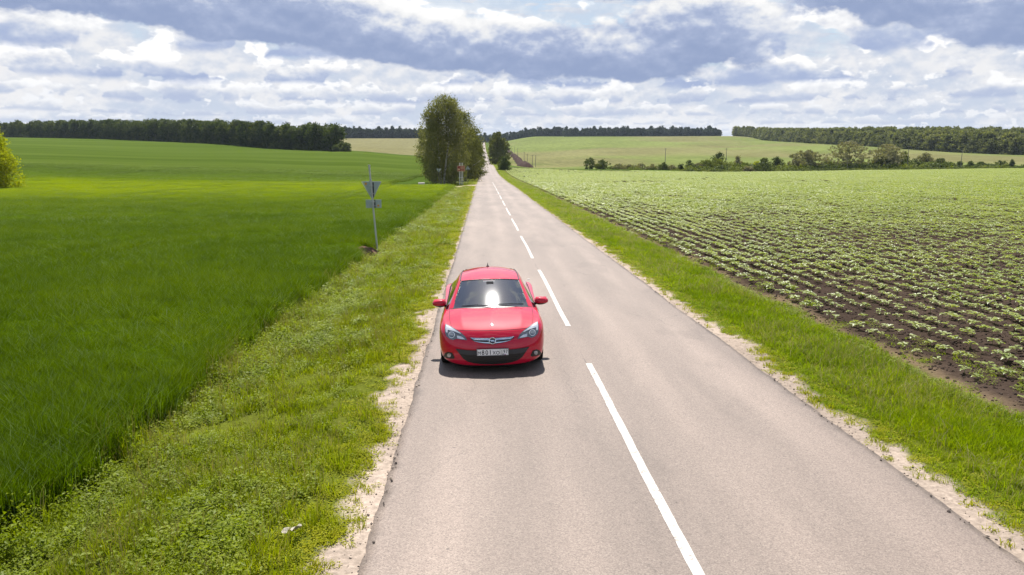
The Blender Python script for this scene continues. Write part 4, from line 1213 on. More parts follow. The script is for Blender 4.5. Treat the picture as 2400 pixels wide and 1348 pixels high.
# shelter belt along the far side of the wheat
def build_belt():
    kinds = [make_tree('belt_tree', 15.5, 4.1, 1.0, L_DARK, [(0, .6), (.2, .8), (.5, 1), (.8, .9), (.93, .62), (1, .3)], 95, 22, .75, 300 + k, .75, r0=.28, lump=.4) for k in range(5)]
    open_ = [make_tree('open_belt_tree', 15.0, 4.0, 6.5, L_DARK, ROUND, 60, 20, .7, 320 + k, .75, r0=.26, lump=.4) for k in range(3)]
    seg = np.hypot(*np.diff(BELT, axis=0).T)
    cum = np.concatenate([[0], np.cumsum(seg)])
    s = cum[-1]
    pos = s - 3.0
    k = 0
    kg = 0
    while pos > 0:
        x = np.interp(pos, cum, BELT[:, 0]); y = np.interp(pos, cum, BELT[:, 1])
        if (x - CAMX) / y < -0.64: break
        gap = (x - CAMX) / y < -0.527
        kg += int(gap)
        for row in range(3 if not gap else 2):
            xx, yy = x - row * 3.5 + rng.normal(0, .8), y + row * 6.0 + rng.normal(0, 1.2)
            ms = (open_ if gap else kinds)[int(rng.integers(0, 3 if gap else 5))]
            sc_ = rng.uniform(.80, 1.06)
            if row == 0 and not gap:
                set_tree('belt_tree', ms, (xx, yy, float(H(xx, yy)) - .1), rng.uniform(0, 6.28), (sc_ * rng.uniform(.9, 1.15), sc_ * rng.uniform(.9, 1.15), sc_),
                         '%s tree from the right end in the front row of the dark shelter belt' % ordinal(k + 1), 'tree', 'front row of the shelter belt')
            elif gap:
                set_tree('belt_tree', ms, (xx, yy, float(H(xx, yy)) - .1), rng.uniform(0, 6.28), (sc_, sc_, sc_),
                         '%s high-crowned tree from the right in the %s line of the thin see-through row' % (ordinal(kg), ('front', 'rear')[row]), 'tree', 'thin row left of the shelter belt')
            else:
                back.append((xx, yy, int(rng.integers(0, 5)), sc_))
        if gap:
            back_low.append((x - 5, y + 14))
        pos -= rng.uniform(5.0, 7.0) if not gap else rng.uniform(6.5, 9.0)
        k += 1
    # rows behind, read as one mass
    merged = []
    for tr, cr in kinds:
        merged.append(join_tree(tr, cr))
    B = np.array(back)
    o = scatter('shelter_belt_wood', merged, np.column_stack([B[:, 0], B[:, 1], H(B[:, 0], B[:, 1]) - .1]), np.column_stack([np.zeros(len(B)), np.zeros(len(B)), rng.uniform(0, 6.28, len(B))]),
                np.repeat(B[:, 3:4], 3, 1), B[:, 2].astype(int))
    tag(o, kind='stuff')
    # undergrowth
    us = make_tree('undergrowth', 4.5, 3.0, 0.0, L_DARK, BUSHY, 40, 22, .6, 340, .6)
    U = []
    pos = s
    while pos > 0:
        x = np.interp(pos, cum, BELT[:, 0]); y = np.interp(pos, cum, BELT[:, 1])
        if (x - CAMX) / y < -0.68: break
        gap = (x - CAMX) / y < -0.527
        for row in range(2):
            U.append((x + rng.normal(0, 1), y - 1.0 + row * 6 + rng.normal(0, 1.0), (1.35 if gap else 1.0) * rng.uniform(.7, 1.15)))
        pos -= 2.4
    U = np.array(U)
    o = scatter('undergrowth', [us[1]], np.column_stack([U[:, 0], U[:, 1], H(U[:, 0], U[:, 1]) - .1]), np.column_stack([np.zeros(len(U)), np.zeros(len(U)), rng.uniform(0, 6.28, len(U))]),
                np.repeat(U[:, 2:3], 3, 1), np.zeros(len(U), int))
    tag(o, kind='stuff')
    for px, d, h, lab in ((812, 462, 5.2, 'low dark bush at the right end of the shelter belt'), (800, 466, 6.0, 'second low bush at the end of the shelter belt'), (790, 462, 4.0, 'smallest rounded bush below the end of the shelter belt')):
        ms = make_tree('hedge_bush', h, h * .62, 0, L_DBUSH, BUSHY, 60, 24, .5, int(px), .45)
        set_tree('hedge_bush', ms, on_ground(px, d), 0, 1.0, lab, 'bush')
back, back_low = [], []
def join_tree(tr, cr):
    a = np.array([v.co[:] for v in tr.vertices]); fa = [tuple(p.vertices) for p in tr.polygons]
    nb = len(cr.vertices); b = np.empty(nb * 3, np.float32); cr.vertices.foreach_get('co', b)
    fb = np.empty(len(cr.polygons) * 4, np.int32); cr.polygons.foreach_get('vertices', fb)
    V = np.concatenate([b.reshape(-1, 3), a])
    F = [tuple(q) for q in fb.reshape(-1, 4)] + [tuple(i + nb for i in f) for f in fa]
    me = mesh_np('whole_tree', V, F, [cr.materials[0], tr.materials[0]], smooth_=False)
    mi = np.zeros(len(F), np.int32); mi[len(fb) // 4:] = 1
    me.polygons.foreach_set('material_index', mi)
    return me
build_belt()

# far woods
def wood(name, P, kinds, hs):
    P = np.array(P)
    n = len(P)
    o = scatter(name, kinds, np.column_stack([P, H(P[:, 0], P[:, 1]) - .3]), np.column_stack([np.zeros(n), np.zeros(n), rng.uniform(0, 6.28, n)]),
                np.column_stack([rng.uniform(.85, 1.25, n), rng.uniform(.85, 1.25, n), hs * np.where(rng.uniform(0, 1, n) < .06, 1.3, rng.uniform(.66, 1.12, n))]), rng.integers(0, len(kinds), n))
    return tag(o, kind='stuff')
def build_woods():
    far = [join_tree(*make_tree('far', 15, 4.6, .6, L_FAR, ROUND, 55, 16, 1.3, 400 + k, 1.0, limbs=3, lump=.45)) for k in range(4)]
    P = []
    for (p0, p1, d0, d1, hs) in [(780, 1010, 1390, 1400, 1.0), (1095, 1318, 1720, 1690, 1.05), (1326, 1684, 1640, 1560, 0.9)]:
        for row in range(4):
            px = p0
            while px < p1:
                d = d0 + (d1 - d0) * (px - p0) / (p1 - p0) + row * 9 + rng.normal(0, 3)
                P.append((bearing_x(px, d), d)); px += rng.uniform(4.0, 6.5)
    wood('far_wood', P, far, 1.0)
    near = [join_tree(*make_tree('forest', 15, 4.8, .6, L_FOREST, ROUND, 60, 20, 1.0, 420 + k, .8, limbs=4, lump=.5)) for k in range(5)]
    EPX = [1722, 1760, 1792, 1850, 1900, 1980, 2100, 2250, 2400, 2600, 2800]
    ED = [1480, 1400, 1230, 1110, 1010, 900, 770, 690, 640, 600, 570]
    P = []
    for k in range(9000):
        px = rng.uniform(1722, 2800); dep = rng.uniform(0, 1) ** 1.6 * 420
        d = np.interp(px, EPX, ED) + dep
        if rng.uniform() > (d / 1500) ** 1.0: continue
        P.append((bearing_x(px, d), d))
    # close the front edge
    for px in np.arange(1722, 2800, 3.6):
        d = np.interp(px, EPX, ED) + rng.normal(0, 3)
        P.append((bearing_x(px, d), d))
    wood('forest', P, near, .92)
    # low scrub along the front edge of the wood
    us = make_tree('forest_scrub', 5, 3.4, 0.0, L_FOREST, BUSHY, 40, 20, .8, 440, .7)
    P = []
    for px in np.arange(1722, 2800, 3.0):
        d = np.interp(px, EPX, ED) - 4 + rng.normal(0, 2.5)
        P.append((bearing_x(px, d), d))
    wood('scrub', P, [us[1]], 1.0)
build_woods()

# trees and bushes strung out along the bottom of the valley on the right
def valley_bushes():
    W, B, D, Y = L_WILLOW, L_BUSH, L_DBUSH, L_YELLOW
    rows = [
        # px, base row, height px, width px, leaf, profile, label
        (1383, 394, 23, 24, D, TALL, 'dark upright poplar-like bush, left one of a pair at the valley edge'),
        (1414, 395, 20, 26, D, BUSHY, 'dark bush, right one of the pair at the valley edge'),
        (1404, 396, 11, 20, B, BUSHY, 'low rounded bush in front of the dark pair'),
        (1452, 396, 10, 26, W, BUSHY, 'small grey bush, leftmost of the low hedge in the valley'),
        (1476, 396, 10, 26, W, BUSHY, 'small grey-green bush, second from left in the low hedge'),
        (1503, 397, 12, 28, W, BUSHY, 'grey-green bush, third from left in the low hedge'),
        (1530, 397, 10, 24, W, BUSHY, 'grey-green bush in the low hedge, left of the power pole'),
        (1556, 397, 14, 24, D, BUSHY, 'dark bush at the foot of a power pole in the low hedge'),
        (1578, 399, 9, 20, W, BUSHY, 'small bush at the right end of the low hedge'),
        (1598, 400, 12, 12, D, TALL, 'small dark cone-shaped bush standing alone right of the low hedge'),
        (1617, 398, 20, 16, D, TALL, 'narrow dark bush left of the bright green thicket'),
        (1640, 399, 14, 30, W, BUSHY, 'low grey bush at the left foot of the green thicket'),
        (1655, 398, 22, 38, B, BUSHY, 'bright green bush, left part of the thicket in the valley'),
        (1684, 398, 24, 40, B, BUSHY, 'bright green bush in the middle of the thicket'),
        (1686, 390, 34, 27, D, ROUND, 'slanting dark tree rising behind the green thicket'),
        (1716, 398, 18, 30, B, BUSHY, 'green bush at the right end of the thicket'),
        (1731, 392, 27, 20, W, TALL, 'slim greyish tree rising right of the thicket'),
        (1748, 398, 16, 28, B, BUSHY, 'green bush below the slim greyish tree'),
        (1757, 405, 12, 22, W, BUSHY, 'pale brownish round bush standing at the crop edge'),
        (1775, 399, 18, 22, Y, BUSHY, 'yellow-green bush behind the pale round one'),
        (1793, 396, 28, 20, D, ROUND, 'dark ragged tree, left one of two in the middle of the valley'),
        (1792, 407, 18, 40, D, BUSHY, 'wide dark bush at the crop edge below the ragged tree'),
        (1823, 396, 27, 26, D, ROUND, 'dark ragged tree, right one of two in the middle of the valley'),
        (1834, 399, 16, 28, B, BUSHY, 'green bush right of the two dark ragged trees'),
        (1868, 399, 22, 22, W, BUSHY, 'grey bush on the left flank of the smaller willow'),
        (1892, 400, 40, 66, W, ROUND, 'smaller grey-green willow with a flat crown'),
        (1915, 401, 14, 26, B, BUSHY, 'low green bush under the smaller willow'),
        (1947, 401, 17, 26, B, BUSHY, 'bright green bush between the two big willows on the left'),
        (1938, 392, 24, 20, W, BUSHY, 'grey bush squeezed between the willows'),
        (1992, 400, 57, 94, W, ROUND, 'largest grey willow with a broad round crown'),
        (2083, 396, 50, 62, W, ROUND, 'second large grey willow, right of the broadest one'),
        (2060, 400, 26, 34, D, BUSHY, 'dark green bush at the foot of the second large willow'),
        (2088, 400, 22, 30, D, BUSHY, 'dark bush right below the second large willow'),
        (2121, 393, 34, 22, B, TALL, 'upright green tree right of the second large willow'),
        (2114, 399, 22, 30, D, BUSHY, 'dark bush in front of the upright green tree'),
        (2148, 398, 20, 36, D, BUSHY, 'rounded dark bush right of the upright green tree'),
        (2171, 392, 30, 36, W, BUSHY, 'grey bushy willow, rightmost of the willows'),
        (2208, 394, 20, 42, D, BUSHY, 'wide dark bush standing right of the willows'),
        (2253, 391, 11, 14, D, TALL, 'tiny dark conical bush, first of the scattered ones at right'),
        (2278, 390, 10, 10, D, TALL, 'tiny narrow bush, second of the scattered ones at right'),
        (2302, 391, 9, 22, D, BUSHY, 'flat little bush among the scattered ones at right'),
        (2348, 391, 14, 24, D, BUSHY, 'round dark bush near the right edge of the valley'),
        (2376, 391, 13, 8, D, TALL, 'thin upright bush at the right edge of the valley'),
        (2232, 392, 7, 26, W, BUSHY, 'very low grey bush beside the wide dark one'),
    ]
    for i, (px, py, hp, wp, lf, pr, lab) in enumerate(rows):
        d = 352 if py > 402 else (385 if py < 394 else 366)
        if py > 402: d = 338
        k = m_per_px(d)
        h, r = hp * k * 1.12, wp * k * .58
        b = on_ground(px, d)
        big = hp > 30
        n = int(np.clip(hp * wp / 9, 40, 330))
        nm = 'willow_tree' if lf is W and hp > 28 else ('tree' if big else 'bush')
        nm = {'tree': 'valley_tree', 'bush': 'valley_bush'}.get(nm, nm)
        ms = make_tree(nm, h, r, 0.0 if not big else h * .08, lf, pr, n, 26, .36 if lf is W else .32, 500 + i, .34, r0=.08 + h * .012, lump=.42)
        set_tree(nm, ms, b, 0, 1.0, lab, 'bush' if nm == 'valley_bush' else 'tree')
valley_bushes()
def valley_scrub():
    us = make_tree('scrub_patch', 1.6, 1.9, 0.0, L_BUSH, BUSHY, 30, 14, .34, 640, .4)
    ud = make_tree('scrub_patch', 1.5, 1.8, 0.0, L_DBUSH, BUSHY, 30, 14, .34, 641, .4)
    P = []
    for px in np.arange(1430, 2420, 2.2):
        thick = 1620 < px < 2230
        for r in range(3 if thick else 1):
            d = rng.uniform(356, 392)
            if not thick and rng.uniform() < .5: continue
            P.append((bearing_x(px, d), d, rng.uniform(.5, 1.5) * (1 if thick else .6)))
    # ditch growth along the crop's far edge
    for px in np.arange(1600, 2420, 1.5):
        d = 343 + rng.normal(0, 1.0)
        P.append((bearing_x(px, d), d, rng.uniform(.35, .65)))
    P = np.array(P); n = len(P)
    o = scatter('valley_scrub', [us[1], ud[1]], np.column_stack([P[:, 0], P[:, 1], H(P[:, 0], P[:, 1]) - .1]), np.column_stack([np.zeros(n), np.zeros(n), rng.uniform(0, 6.28, n)]),
                np.column_stack([P[:, 2] * 1.3, P[:, 2] * 1.3, P[:, 2]]), rng.integers(0, 2, n))
    tag(o, kind='stuff')
valley_scrub()
# small stunted things on the skyline gap
# ------------------------------------------------------------------ the red hatchback
def paint():
    m, nt, out = mat('red_car_paint')
    p = nd(nt, 'ShaderNodeBsdfPrincipled', {'Base Color': (0.52, 0.0005, 0.030, 1), 'Roughness': 0.5, 'Metallic': 0.0, 'Specular IOR Level': 0.15,
                                            'Coat Weight': 1.0, 'Coat Roughness': 0.035, 'Coat IOR': 1.48})
    tc = nd(nt, 'ShaderNodeTexCoord').outputs['Object']
    n = noise(nt, tc, 3.0, 5, .65)
    nt.links.new(nd(nt, 'ShaderNodeMapRange', {0: n, 1: .3, 2: .7, 3: .02, 4: .05}).outputs[0], p.inputs['Coat Roughness'])
    nt.links.new(p.outputs[0], out.inputs[0])
    return m
RED = paint()
BLACK = pbr('black_plastic', (0.012, 0.012, 0.013), 0.45)
SATIN = pbr('dark_grey_plastic', (0.034, 0.036, 0.042), 0.5)
RUBBER = pbr('tyre_rubber', (0.014, 0.013, 0.013), 0.85, nz=.3, nscale=30)
CHROME = pbr('chrome', (0.80, 0.82, 0.85), 0.12, metal=1.0)
ALLOY = pbr('alloy', (0.55, 0.56, 0.58), 0.3, metal=1.0)
LAMP_DARK = pbr('lamp_housing', (0.16, 0.17, 0.19), 0.25, metal=0.5, coat=1.0)
LAMP_WHITE = pbr('lamp_reflector', (0.82, 0.84, 0.87), 0.2, metal=0.55, coat=1.0)
LENS = pbr('lamp_lens', (0.28, 0.30, 0.33), 0.08, metal=0.4, coat=1.0)
TRIM = pbr('interior_trim', (0.035, 0.04, 0.045), 0.6)
CLOTH = pbr('seat_cloth', (0.022, 0.022, 0.025), 0.9)
PLATE = pbr('plate_white', (0.86, 0.86, 0.84), 0.45)
INK = pbr('plate_ink', (0.015, 0.015, 0.02), 0.5)
def glass_mat(name, tint, dust=0.12):
    m, nt, out = mat(name)
    tr = nd(nt, 'ShaderNodeBsdfTransparent', {'Color': (*tint, 1)})
    fr = nd(nt, 'ShaderNodeFresnel', {'IOR': 1.5}).outputs[0]
    g1 = nd(nt, 'ShaderNodeBsdfGlossy', {'Color': (1, 1, 1, 1), 'Roughness': 0.03})
    g2 = nd(nt, 'ShaderNodeBsdfGlossy', {'Color': (1, 1, 1, 1), 'Roughness': 0.115})
    g = nd(nt, 'ShaderNodeMixShader', {0: dust, 1: g1.outputs[0], 2: g2.outputs[0]})
    mx = nd(nt, 'ShaderNodeMixShader', {0: mth(nt, 'ADD', fr, 0.20, clamp=True), 1: tr.outputs[0], 2: g.outputs[0]})
    nt.links.new(mx.outputs[0], out.inputs[0])
    return m
GLASS = glass_mat('windscreen_glass', (0.52, 0.62, 0.66), 0.07)
SIDEGLASS = glass_mat('side_glass', (0.18, 0.20, 0.21), 0.05)

CAR = empty('red_hatchback', (0, 0, 0))
CAR.scale = (1.03, 1.0, 1.0)
CAR.location = (-1.715, 13.0, float(road_z(-1.745, 14.9)) - SL * 1.9 + 0.0)
CAR.rotation_euler = (math.atan(SL), R(-1.0), R(0.4))
tag(CAR, 'glossy red two-door hatchback driving towards the camera in the left lane', 'car')
bpy.context.view_layer.update()

def subdivide(verts, faces, mids, levels=3, creases=None):
    """mirror a half cage, smooth it, hand back arrays"""
    me = bpy.data.meshes.new('cage')
    me.from_pydata([tuple(v) for v in verts], [], faces)
    me.polygons.foreach_set('material_index', np.array(mids, np.int32))
    for k in range(max(mids) + 1): me.materials.append(None)
    if creases:
        bm = bmesh.new(); bm.from_mesh(me)
        cl = bm.edges.layers.float.new('crease_edge')
        for e in bm.edges:
            key = tuple(sorted(v.index for v in e.verts))
            if key in creases: e[cl] = creases[key]
        bm.to_mesh(me); bm.free()
    o = bpy.data.objects.new('cage', me)
    COL.objects.link(o)
    mm = o.modifiers.new('m', 'MIRROR'); mm.use_axis = (True, False, False); mm.merge_threshold = 0.002; mm.use_clip = True
    ss = o.modifiers.new('s', 'SUBSURF'); ss.levels = levels; ss.render_levels = levels
    dg = bpy.context.evaluated_depsgraph_get()
    ev = o.evaluated_get(dg).to_mesh()
    V = np.empty(len(ev.vertices) * 3, np.float32); ev.vertices.foreach_get('co', V)
    F = np.empty(len(ev.loops), np.int32); ev.loops.foreach_get('vertex_index', F)
    M = np.empty(len(ev.polygons), np.int32); ev.polygons.foreach_get('material_index', M)
    bpy.data.objects.remove(o); bpy.data.meshes.remove(me)
    return V.reshape(-1, 3).copy(), F.reshape(-1, 4).copy(), M.copy()
def piece(name, V, F, mt, parent):
    used = np.unique(F)
    mp = np.full(len(V), -1); mp[used] = np.arange(len(used))
    return obj_np(name, V[used], mp[F], mt, parent)

def body_cage():
    K = [(0, 0.0), (.26, .012), (.50, .058), (.72, .14), (.865, .285), (.907, .54), (.914, .93), (.915, 1.28), (.902, 1.75), (.897, 2.25), (.90, 2.75),
         (.918, 3.25), (.925, 3.62), (.89, 4.0), (.74, 4.28), (.42, 4.42), (0, 4.46)]
    zF = [.085, .125, .30, .48, .62, .735]; dF = [.16, .03, .0, .012, .05, .135]
    zS = [.155, .20, .38, .58, .77, .90]; iS = [.13, .045, .008, 0, .014, .085]
    zR = [.24, .29, .45, .66, .86, .98]; dR = [.2, .05, .0, .01, .06, .18]
    top = [.735, .735, .737, .745, .785, .838, .882, .905, .928, .943, .957, .975, .985, .99, .98, .97, .97]
    wf = [1, 1, 1, .85, .5, .15, 0, 0, 0, 0, 0, 0, 0, 0, 0, 0, 0]
    wr = [0] * 13 + [.2, .8, 1, 1]
    V = []
    for L in range(6):
        for k, (x, y) in enumerate(K):
            ws = 1 - wf[k] - wr[k]
            z = zF[L] * wf[k] + zS[L] * ws + zR[L] * wr[k]
            if L == 5: z = top[k]
            xx = x - iS[L] * (ws + .5 * wf[k] * (x / .7 if k < 4 else 1)) * (1 if x > 0 else 0) - (0.03 * wr[k] * (L == 5) if x > 0 else 0)
            yy = y + dF[L] * wf[k] - dR[L] * wr[k]
            if k == 4: yy += dF[L] * .25
            if L < 2 and k in (3, 4, 5): z += (.02, .055, .04)[k - 3]
            if L == 5 and 9 <= k <= 13: xx += .05
            V.append((max(xx, 0), yy, z))
    n = len(K)
    F, M = [], []
    for L in range(5):
        for k in range(n - 1):
            F.append((L * n + k, L * n + k + 1, (L + 1) * n + k + 1, (L + 1) * n + k)); M.append(2 if L == 0 else 0)
    # bonnet grid
    rows = [[(0, .345, .850), (.27, .35, .835), (.51, .39, .838), (.73, .475, .822)],
            [(0, .67, .938), (.27, .675, .918), (.52, .71, .922), (.755, .80, .893)],
            [(0, 1.0, .985), (.28, 1.01, .981), (.54, 1.07, .965), (.755, 1.17, .932)]]
    prev = [5 * n + k for k in range(5)]
    bon = {}
    for r, row in enumerate(rows):
        cur = []
        for p in row:
            cur.append(len(V)); V.append(p)
        cur.append(5 * n + 5 + r)
        for u in range(4):
            F.append((prev[u], prev[u + 1], cur[u + 1], cur[u])); M.append(1 if u < 3 else 0)
            if u in (0, 2): bon[tuple(sorted((prev[u], cur[u])))] = .55
        prev = cur
    # ledge under the side windows
    led = {}
    for k in range(7, n):
        q_ = V[5 * n + k]
        led[k] = len(V); V.append((max(q_[0] - .10, 0), q_[1] - (.08 if k > 13 else 0), q_[2] + .004))
    for k in range(7, n - 1):
        F.append((5 * n + k, 5 * n + k + 1, led[k + 1], led[k])); M.append(0)
    cr = dict(bon)
    for k in range(n - 1):
        cr[tuple(sorted((0 * n + k, 0 * n + k + 1)))] = .6
        cr[tuple(sorted((5 * n + k, 5 * n + k + 1)))] = .35 if k < 5 else .5
        cr[tuple(sorted((4 * n + k, 4 * n + k + 1)))] = .25
    return V, F, M, cr
def build_car():
    V, F, M, cr = body_cage()
    V, F, M = subdivide(V, F, M, 4, cr)
    # wheel openings
    cen = V[F].mean(1)
    for wy in (0.95, 3.64):
        dd = np.hypot(cen[:, 1] - wy, cen[:, 2] - 0.335)
        rm = (np.abs(cen[:, 0]) > .60) & (dd < .375)
        F, M, cen = F[~rm], M[~rm], cen[~rm]
        dv = np.hypot(V[:, 1] - wy, V[:, 2] - 0.335)
        nb = (dv > .31) & (dv < .40) & (np.abs(V[:, 0]) > .6) & (V[:, 2] > .16)
        # the rim of the opening runs on a clean circle
        e = np.sort(np.concatenate([F[:, [0, 1]], F[:, [1, 2]], F[:, [2, 3]], F[:, [3, 0]]]), 1)
        ue, cnt = np.unique(e, axis=0, return_counts=True)
        bd = np.unique(ue[cnt == 1]); sel = bd[nb[bd]]
        s = .375 / dv[sel]
        V[sel, 1] = wy + (V[sel, 1] - wy) * s; V[sel, 2] = .335 + (V[sel, 2] - .335) * s
    bvh = BVHTree.FromPolygons([Vector(v) for v in V], [tuple(map(int, f)) for f in F])
    piece('body_shell', V, F[M == 0], RED, CAR)
    piece('sill_and_lip', V, F[M == 2], BLACK, CAR)
    hood = piece('bonnet', V, F[M == 1], RED, CAR)
    # shut line round the bonnet
    Fh = F[M == 1]
    e = np.sort(np.concatenate([Fh[:, [0, 1]], Fh[:, [1, 2]], Fh[:, [2, 3]], Fh[:, [3, 0]]]), 1)
    ue, cnt = np.unique(e, axis=0, return_counts=True)
    seam = MB()
    for a, b in ue[cnt == 1]:
        if V[a][1] < 1.15: seam.tube([V[a], V[b]], .0035, 4, False)
    seam.build('shut_line', BLACK, hood)

    # ---------------- greenhouse
    U = [0, .34, .66, .93, 1.0]
    st = [  # centre (y,z), side edge (x,y,z), belt point (x,y,z)
        ((0.985, .982), (.735, 1.20, .932), (.815, 1.27, .905)),
        ((1.42, 1.190), (.658, 1.56, 1.136), (.815, 1.60, .930)),
        ((1.87, 1.372), (.580, 1.97, 1.328), (.812, 2.00, .945)),
        ((1.94, 1.392), (.575, 2.04, 1.343), (.812, 2.10, .948)),
        ((2.50, 1.462), (.572, 2.52, 1.385), (.805, 2.62, .962)),
        ((3.10, 1.458), (.548, 3.08, 1.372), (.805, 3.10, .982)),
        ((3.55, 1.405), (.525, 3.48, 1.325), (.805, 3.50, .995)),
        ((3.66, 1.375), (.520, 3.58, 1.300), (.80, 3.66, 1.0)),
        ((4.14, 1.095), (.60, 4.00, 1.075), (.74, 4.05, .998)),
        ((4.30, .985), (.66, 4.12, .985), (.72, 4.14, .985)),
    ]
    W = [.10, .90]     # window band between roof edge and belt
    V, F, M = [], [], []
    ncol = 8
    for (c, s, b) in st:
        for u in U:
            x = s[0] * u
            q = u ** 2.6
            V.append((x, c[0] + (s[1] - c[0]) * q, c[1] + (s[2] - c[1]) * q))
        for w in W:
            bulge = .02 * math.sin(math.pi * w)
            V.append((s[0] + (b[0] - s[0]) * w + bulge, s[1] + (b[1] - s[1]) * w, s[2] + (b[2] - s[2]) * w))
        V.append(b)
    # material ids: 0 paint, 1 windscreen, 2 rear window, 3 side window, 4 black trim
    for i in range(len(st) - 1):
        for j in range(ncol - 1):
            m = 0
            if j < 3 and i in (0, 1): m = 1
            if j < 3 and i == 7: m = 2
            if j < 3 and i in (2, 6): m = 0
            if j == 5 and i in (1, 2, 3, 5): m = 3
            if j == 5 and i == 4: m = 3
            if j == 5 and i == 0: m = 3
            if j == 6 and i < 7: m = 4
            a = i * ncol + j
            F.append((a, a + 1, a + ncol + 1, a + ncol)); M.append(m)
    cr = {}
    for i in range(len(st) - 1):
        cr[(i * ncol + 4, (i + 1) * ncol + 4)] = .35
        cr[(i * ncol + 3, (i + 1) * ncol + 3)] = .4
        cr[(i * ncol + 7, (i + 1) * ncol + 7)] = 1.0
    for j in range(ncol - 1):
        cr[(2 * ncol + j, 2 * ncol + j + 1)] = .6
        cr[(0 * ncol + j, 0 * ncol + j + 1)] = 1.0
    V, F, M = subdivide(V, F, M, 3, cr)
    gb = BVHTree.FromPolygons([Vector(v) for v in V], [tuple(map(int, f)) for f in F])
    piece('roof_and_pillars', V, F[M == 0], RED, CAR)
    ws = piece('windscreen', V, F[M == 1], GLASS, CAR)
    piece('rear_window', V, F[M == 2], SIDEGLASS, CAR)
    xs = V[F].mean(1)[:, 0]
    for sgn in (-1, 1):
        piece('side_window', V, F[(M == 3) & (xs * sgn > 0)], SIDEGLASS, CAR)
        piece('belt_trim', V, F[(M == 4) & (xs * sgn > 0)], BLACK, CAR)
    # black band printed round the windscreen glass: a thin frame just under the edge
    Fw = F[M == 1]
    e = np.sort(np.concatenate([Fw[:, [0, 1]], Fw[:, [1, 2]], Fw[:, [2, 3]], Fw[:, [3, 0]]]), 1)
    ue, cnt = np.unique(e, axis=0, return_counts=True)
    fr = MB(); lo = MB()
    cw = V[np.unique(Fw)].mean(0)
    for a, b in ue[cnt == 1]:
        low = V[a][2] < 1.03
        for q in ((fr if not low else lo),):
            A, B = Vector(V[a]), Vector(V[b])
            q.tube([A + Vector((0, .004, .002)), B + Vector((0, .004, .002))], .009 if not low else .012, 5, False)
    fr.build('screen_seal', BLACK, ws)
    # cowl panel and wipers at the foot of the glass
    cow = MB()
    xs_ = np.linspace(-.72, .72, 25)
    cl = []
    for x in xs_:
        yb = .985 + .215 * (abs(x) / .735) ** 2.6
        zb = .982 - .05 * (abs(x) / .735) ** 2.6
        cl.append((x, yb, zb))
    vs_, fs_ = [], []
    for (x, yb, zb) in cl:
        vs_ += [(x, yb - .045, zb - .014), (x, yb + .03, zb + .012)]
    for i in range(len(cl) - 1):
        fs_.append((2 * i, 2 * i + 2, 2 * i + 3, 2 * i + 1))
    cow.add(vs_, fs_); cow.build('cowl_panel', BLACK, CAR)
    def gp(x, y, off=.012):
        h = gb.ray_cast(Vector((x, y, 3)), Vector((0, 0, -1)))
        return (h[0] if h[0] else Vector((x, y, 1))) + Vector((0, -.3, .9)).normalized() * off
    w = MB()
    for (x0, y0, x1, y1) in ((.02, .985, -.52, 1.135), (.58, 1.10, .02, 1.06)):
        w.tube([gp(x0, y0, .012), gp((x0 + x1) / 2, (y0 + y1) / 2, .02), gp(x1, y1, .014)], [.010, .009, .006], 6)
    w.build('wiper', BLACK, ws)
    # roof ditch mouldings
    for sg in (-1, 1):
        ms = MB(); pts = []
        for t in np.linspace(0, 1, 14):
            y = 1.97 + (3.5 - 1.97) * t
            x = np.interp(y, [1.97, 2.5, 3.1, 3.5], [.548, .542, .52, .498]) * sg
            h = gb.ray_cast(Vector((x, y, 3)), Vector((0, 0, -1)))
            if h[0]: pts.append(h[0] + Vector((0, 0, .002)))
        ms.tube(pts, .011, 6); ms.build('roof_moulding', BLACK, CAR)
    h = gb.ray_cast(Vector((-.02, 3.25, 3)), Vector((0, 0, -1)))[0]
    an = MB(); an.lathe([(0, .03), (.015, .026), (.03, .010)], h, 'z', 12)
    an.tube([h + Vector((0, 0, .02)), h + Vector((0, .03, .075))], [.010, .004], 6); an.build('aerial', BLACK, CAR)

    # ---------------- fittings of the nose, laid onto the body along the view of someone standing in front
    Minv = CAR.matrix_world.inverted()
    cmw = cam.matrix_world.copy()
    cl_ = Minv @ cmw.translation
    CX = 1157.6
    def hit(px, py):
        d = cmw.to_3x3() @ Vector(((px - 1200) / 1850, -(py - 674) / 1850, -1))
        dl = (Minv.to_3x3() @ d).normalized()
        h = bvh.ray_cast(cl_, dl)
        if h[0] is None:
            q = cl_ + dl * 13.6
            h = bvh.find_nearest(q)
        return h[0], h[1]
    def zc(cx, cy):      # enlargement used for measuring -> photograph
        return 1010 + cx / 8.425, 740 + cy / 8.425
    def panel(name, outline, mt, parent, off=.005, cuts=2, both=True, raw=False, thick=0.006):
        """a shaped panel lying on the bodywork, with an edge"""
        res = []
        bm = bmesh.new()
        vs_ = [bm.verts.new((*(p if raw else zc(*p)), 0)) for p in outline]
        f = bm.faces.new(vs_)
        rim_n = len(vs_)
        bmesh.ops.triangulate(bm, faces=[f])
        for k in range(cuts):
            bmesh.ops.subdivide_edges(bm, edges=bm.edges[:], cuts=1, use_grid_fill=True)
        bm.verts.index_update(); bm.verts.ensure_lookup_table()
        pts, nr = [], []
        for v in bm.verts:
            p, n = hit(v.co.x, v.co.y)
            if n.y > 0.3: n = -n
            pts.append(p + n * off); nr.append(n)
        faces = [tuple(v.index for v in q.verts) for q in bm.faces]
        bedges = [(e_.verts[0].index, e_.verts[1].index) for e_ in bm.edges if e_.is_boundary]
        bm.free()
        nv = len(pts)
        bmap = {}
        P = list(pts)
        for a, b in bedges:
            for i in (a, b):
                if i not in bmap:
                    bmap[i] = len(P); P.append(pts[i] - nr[i] * (off + thick))
            faces.append((a, b, bmap[b], bmap[a]))
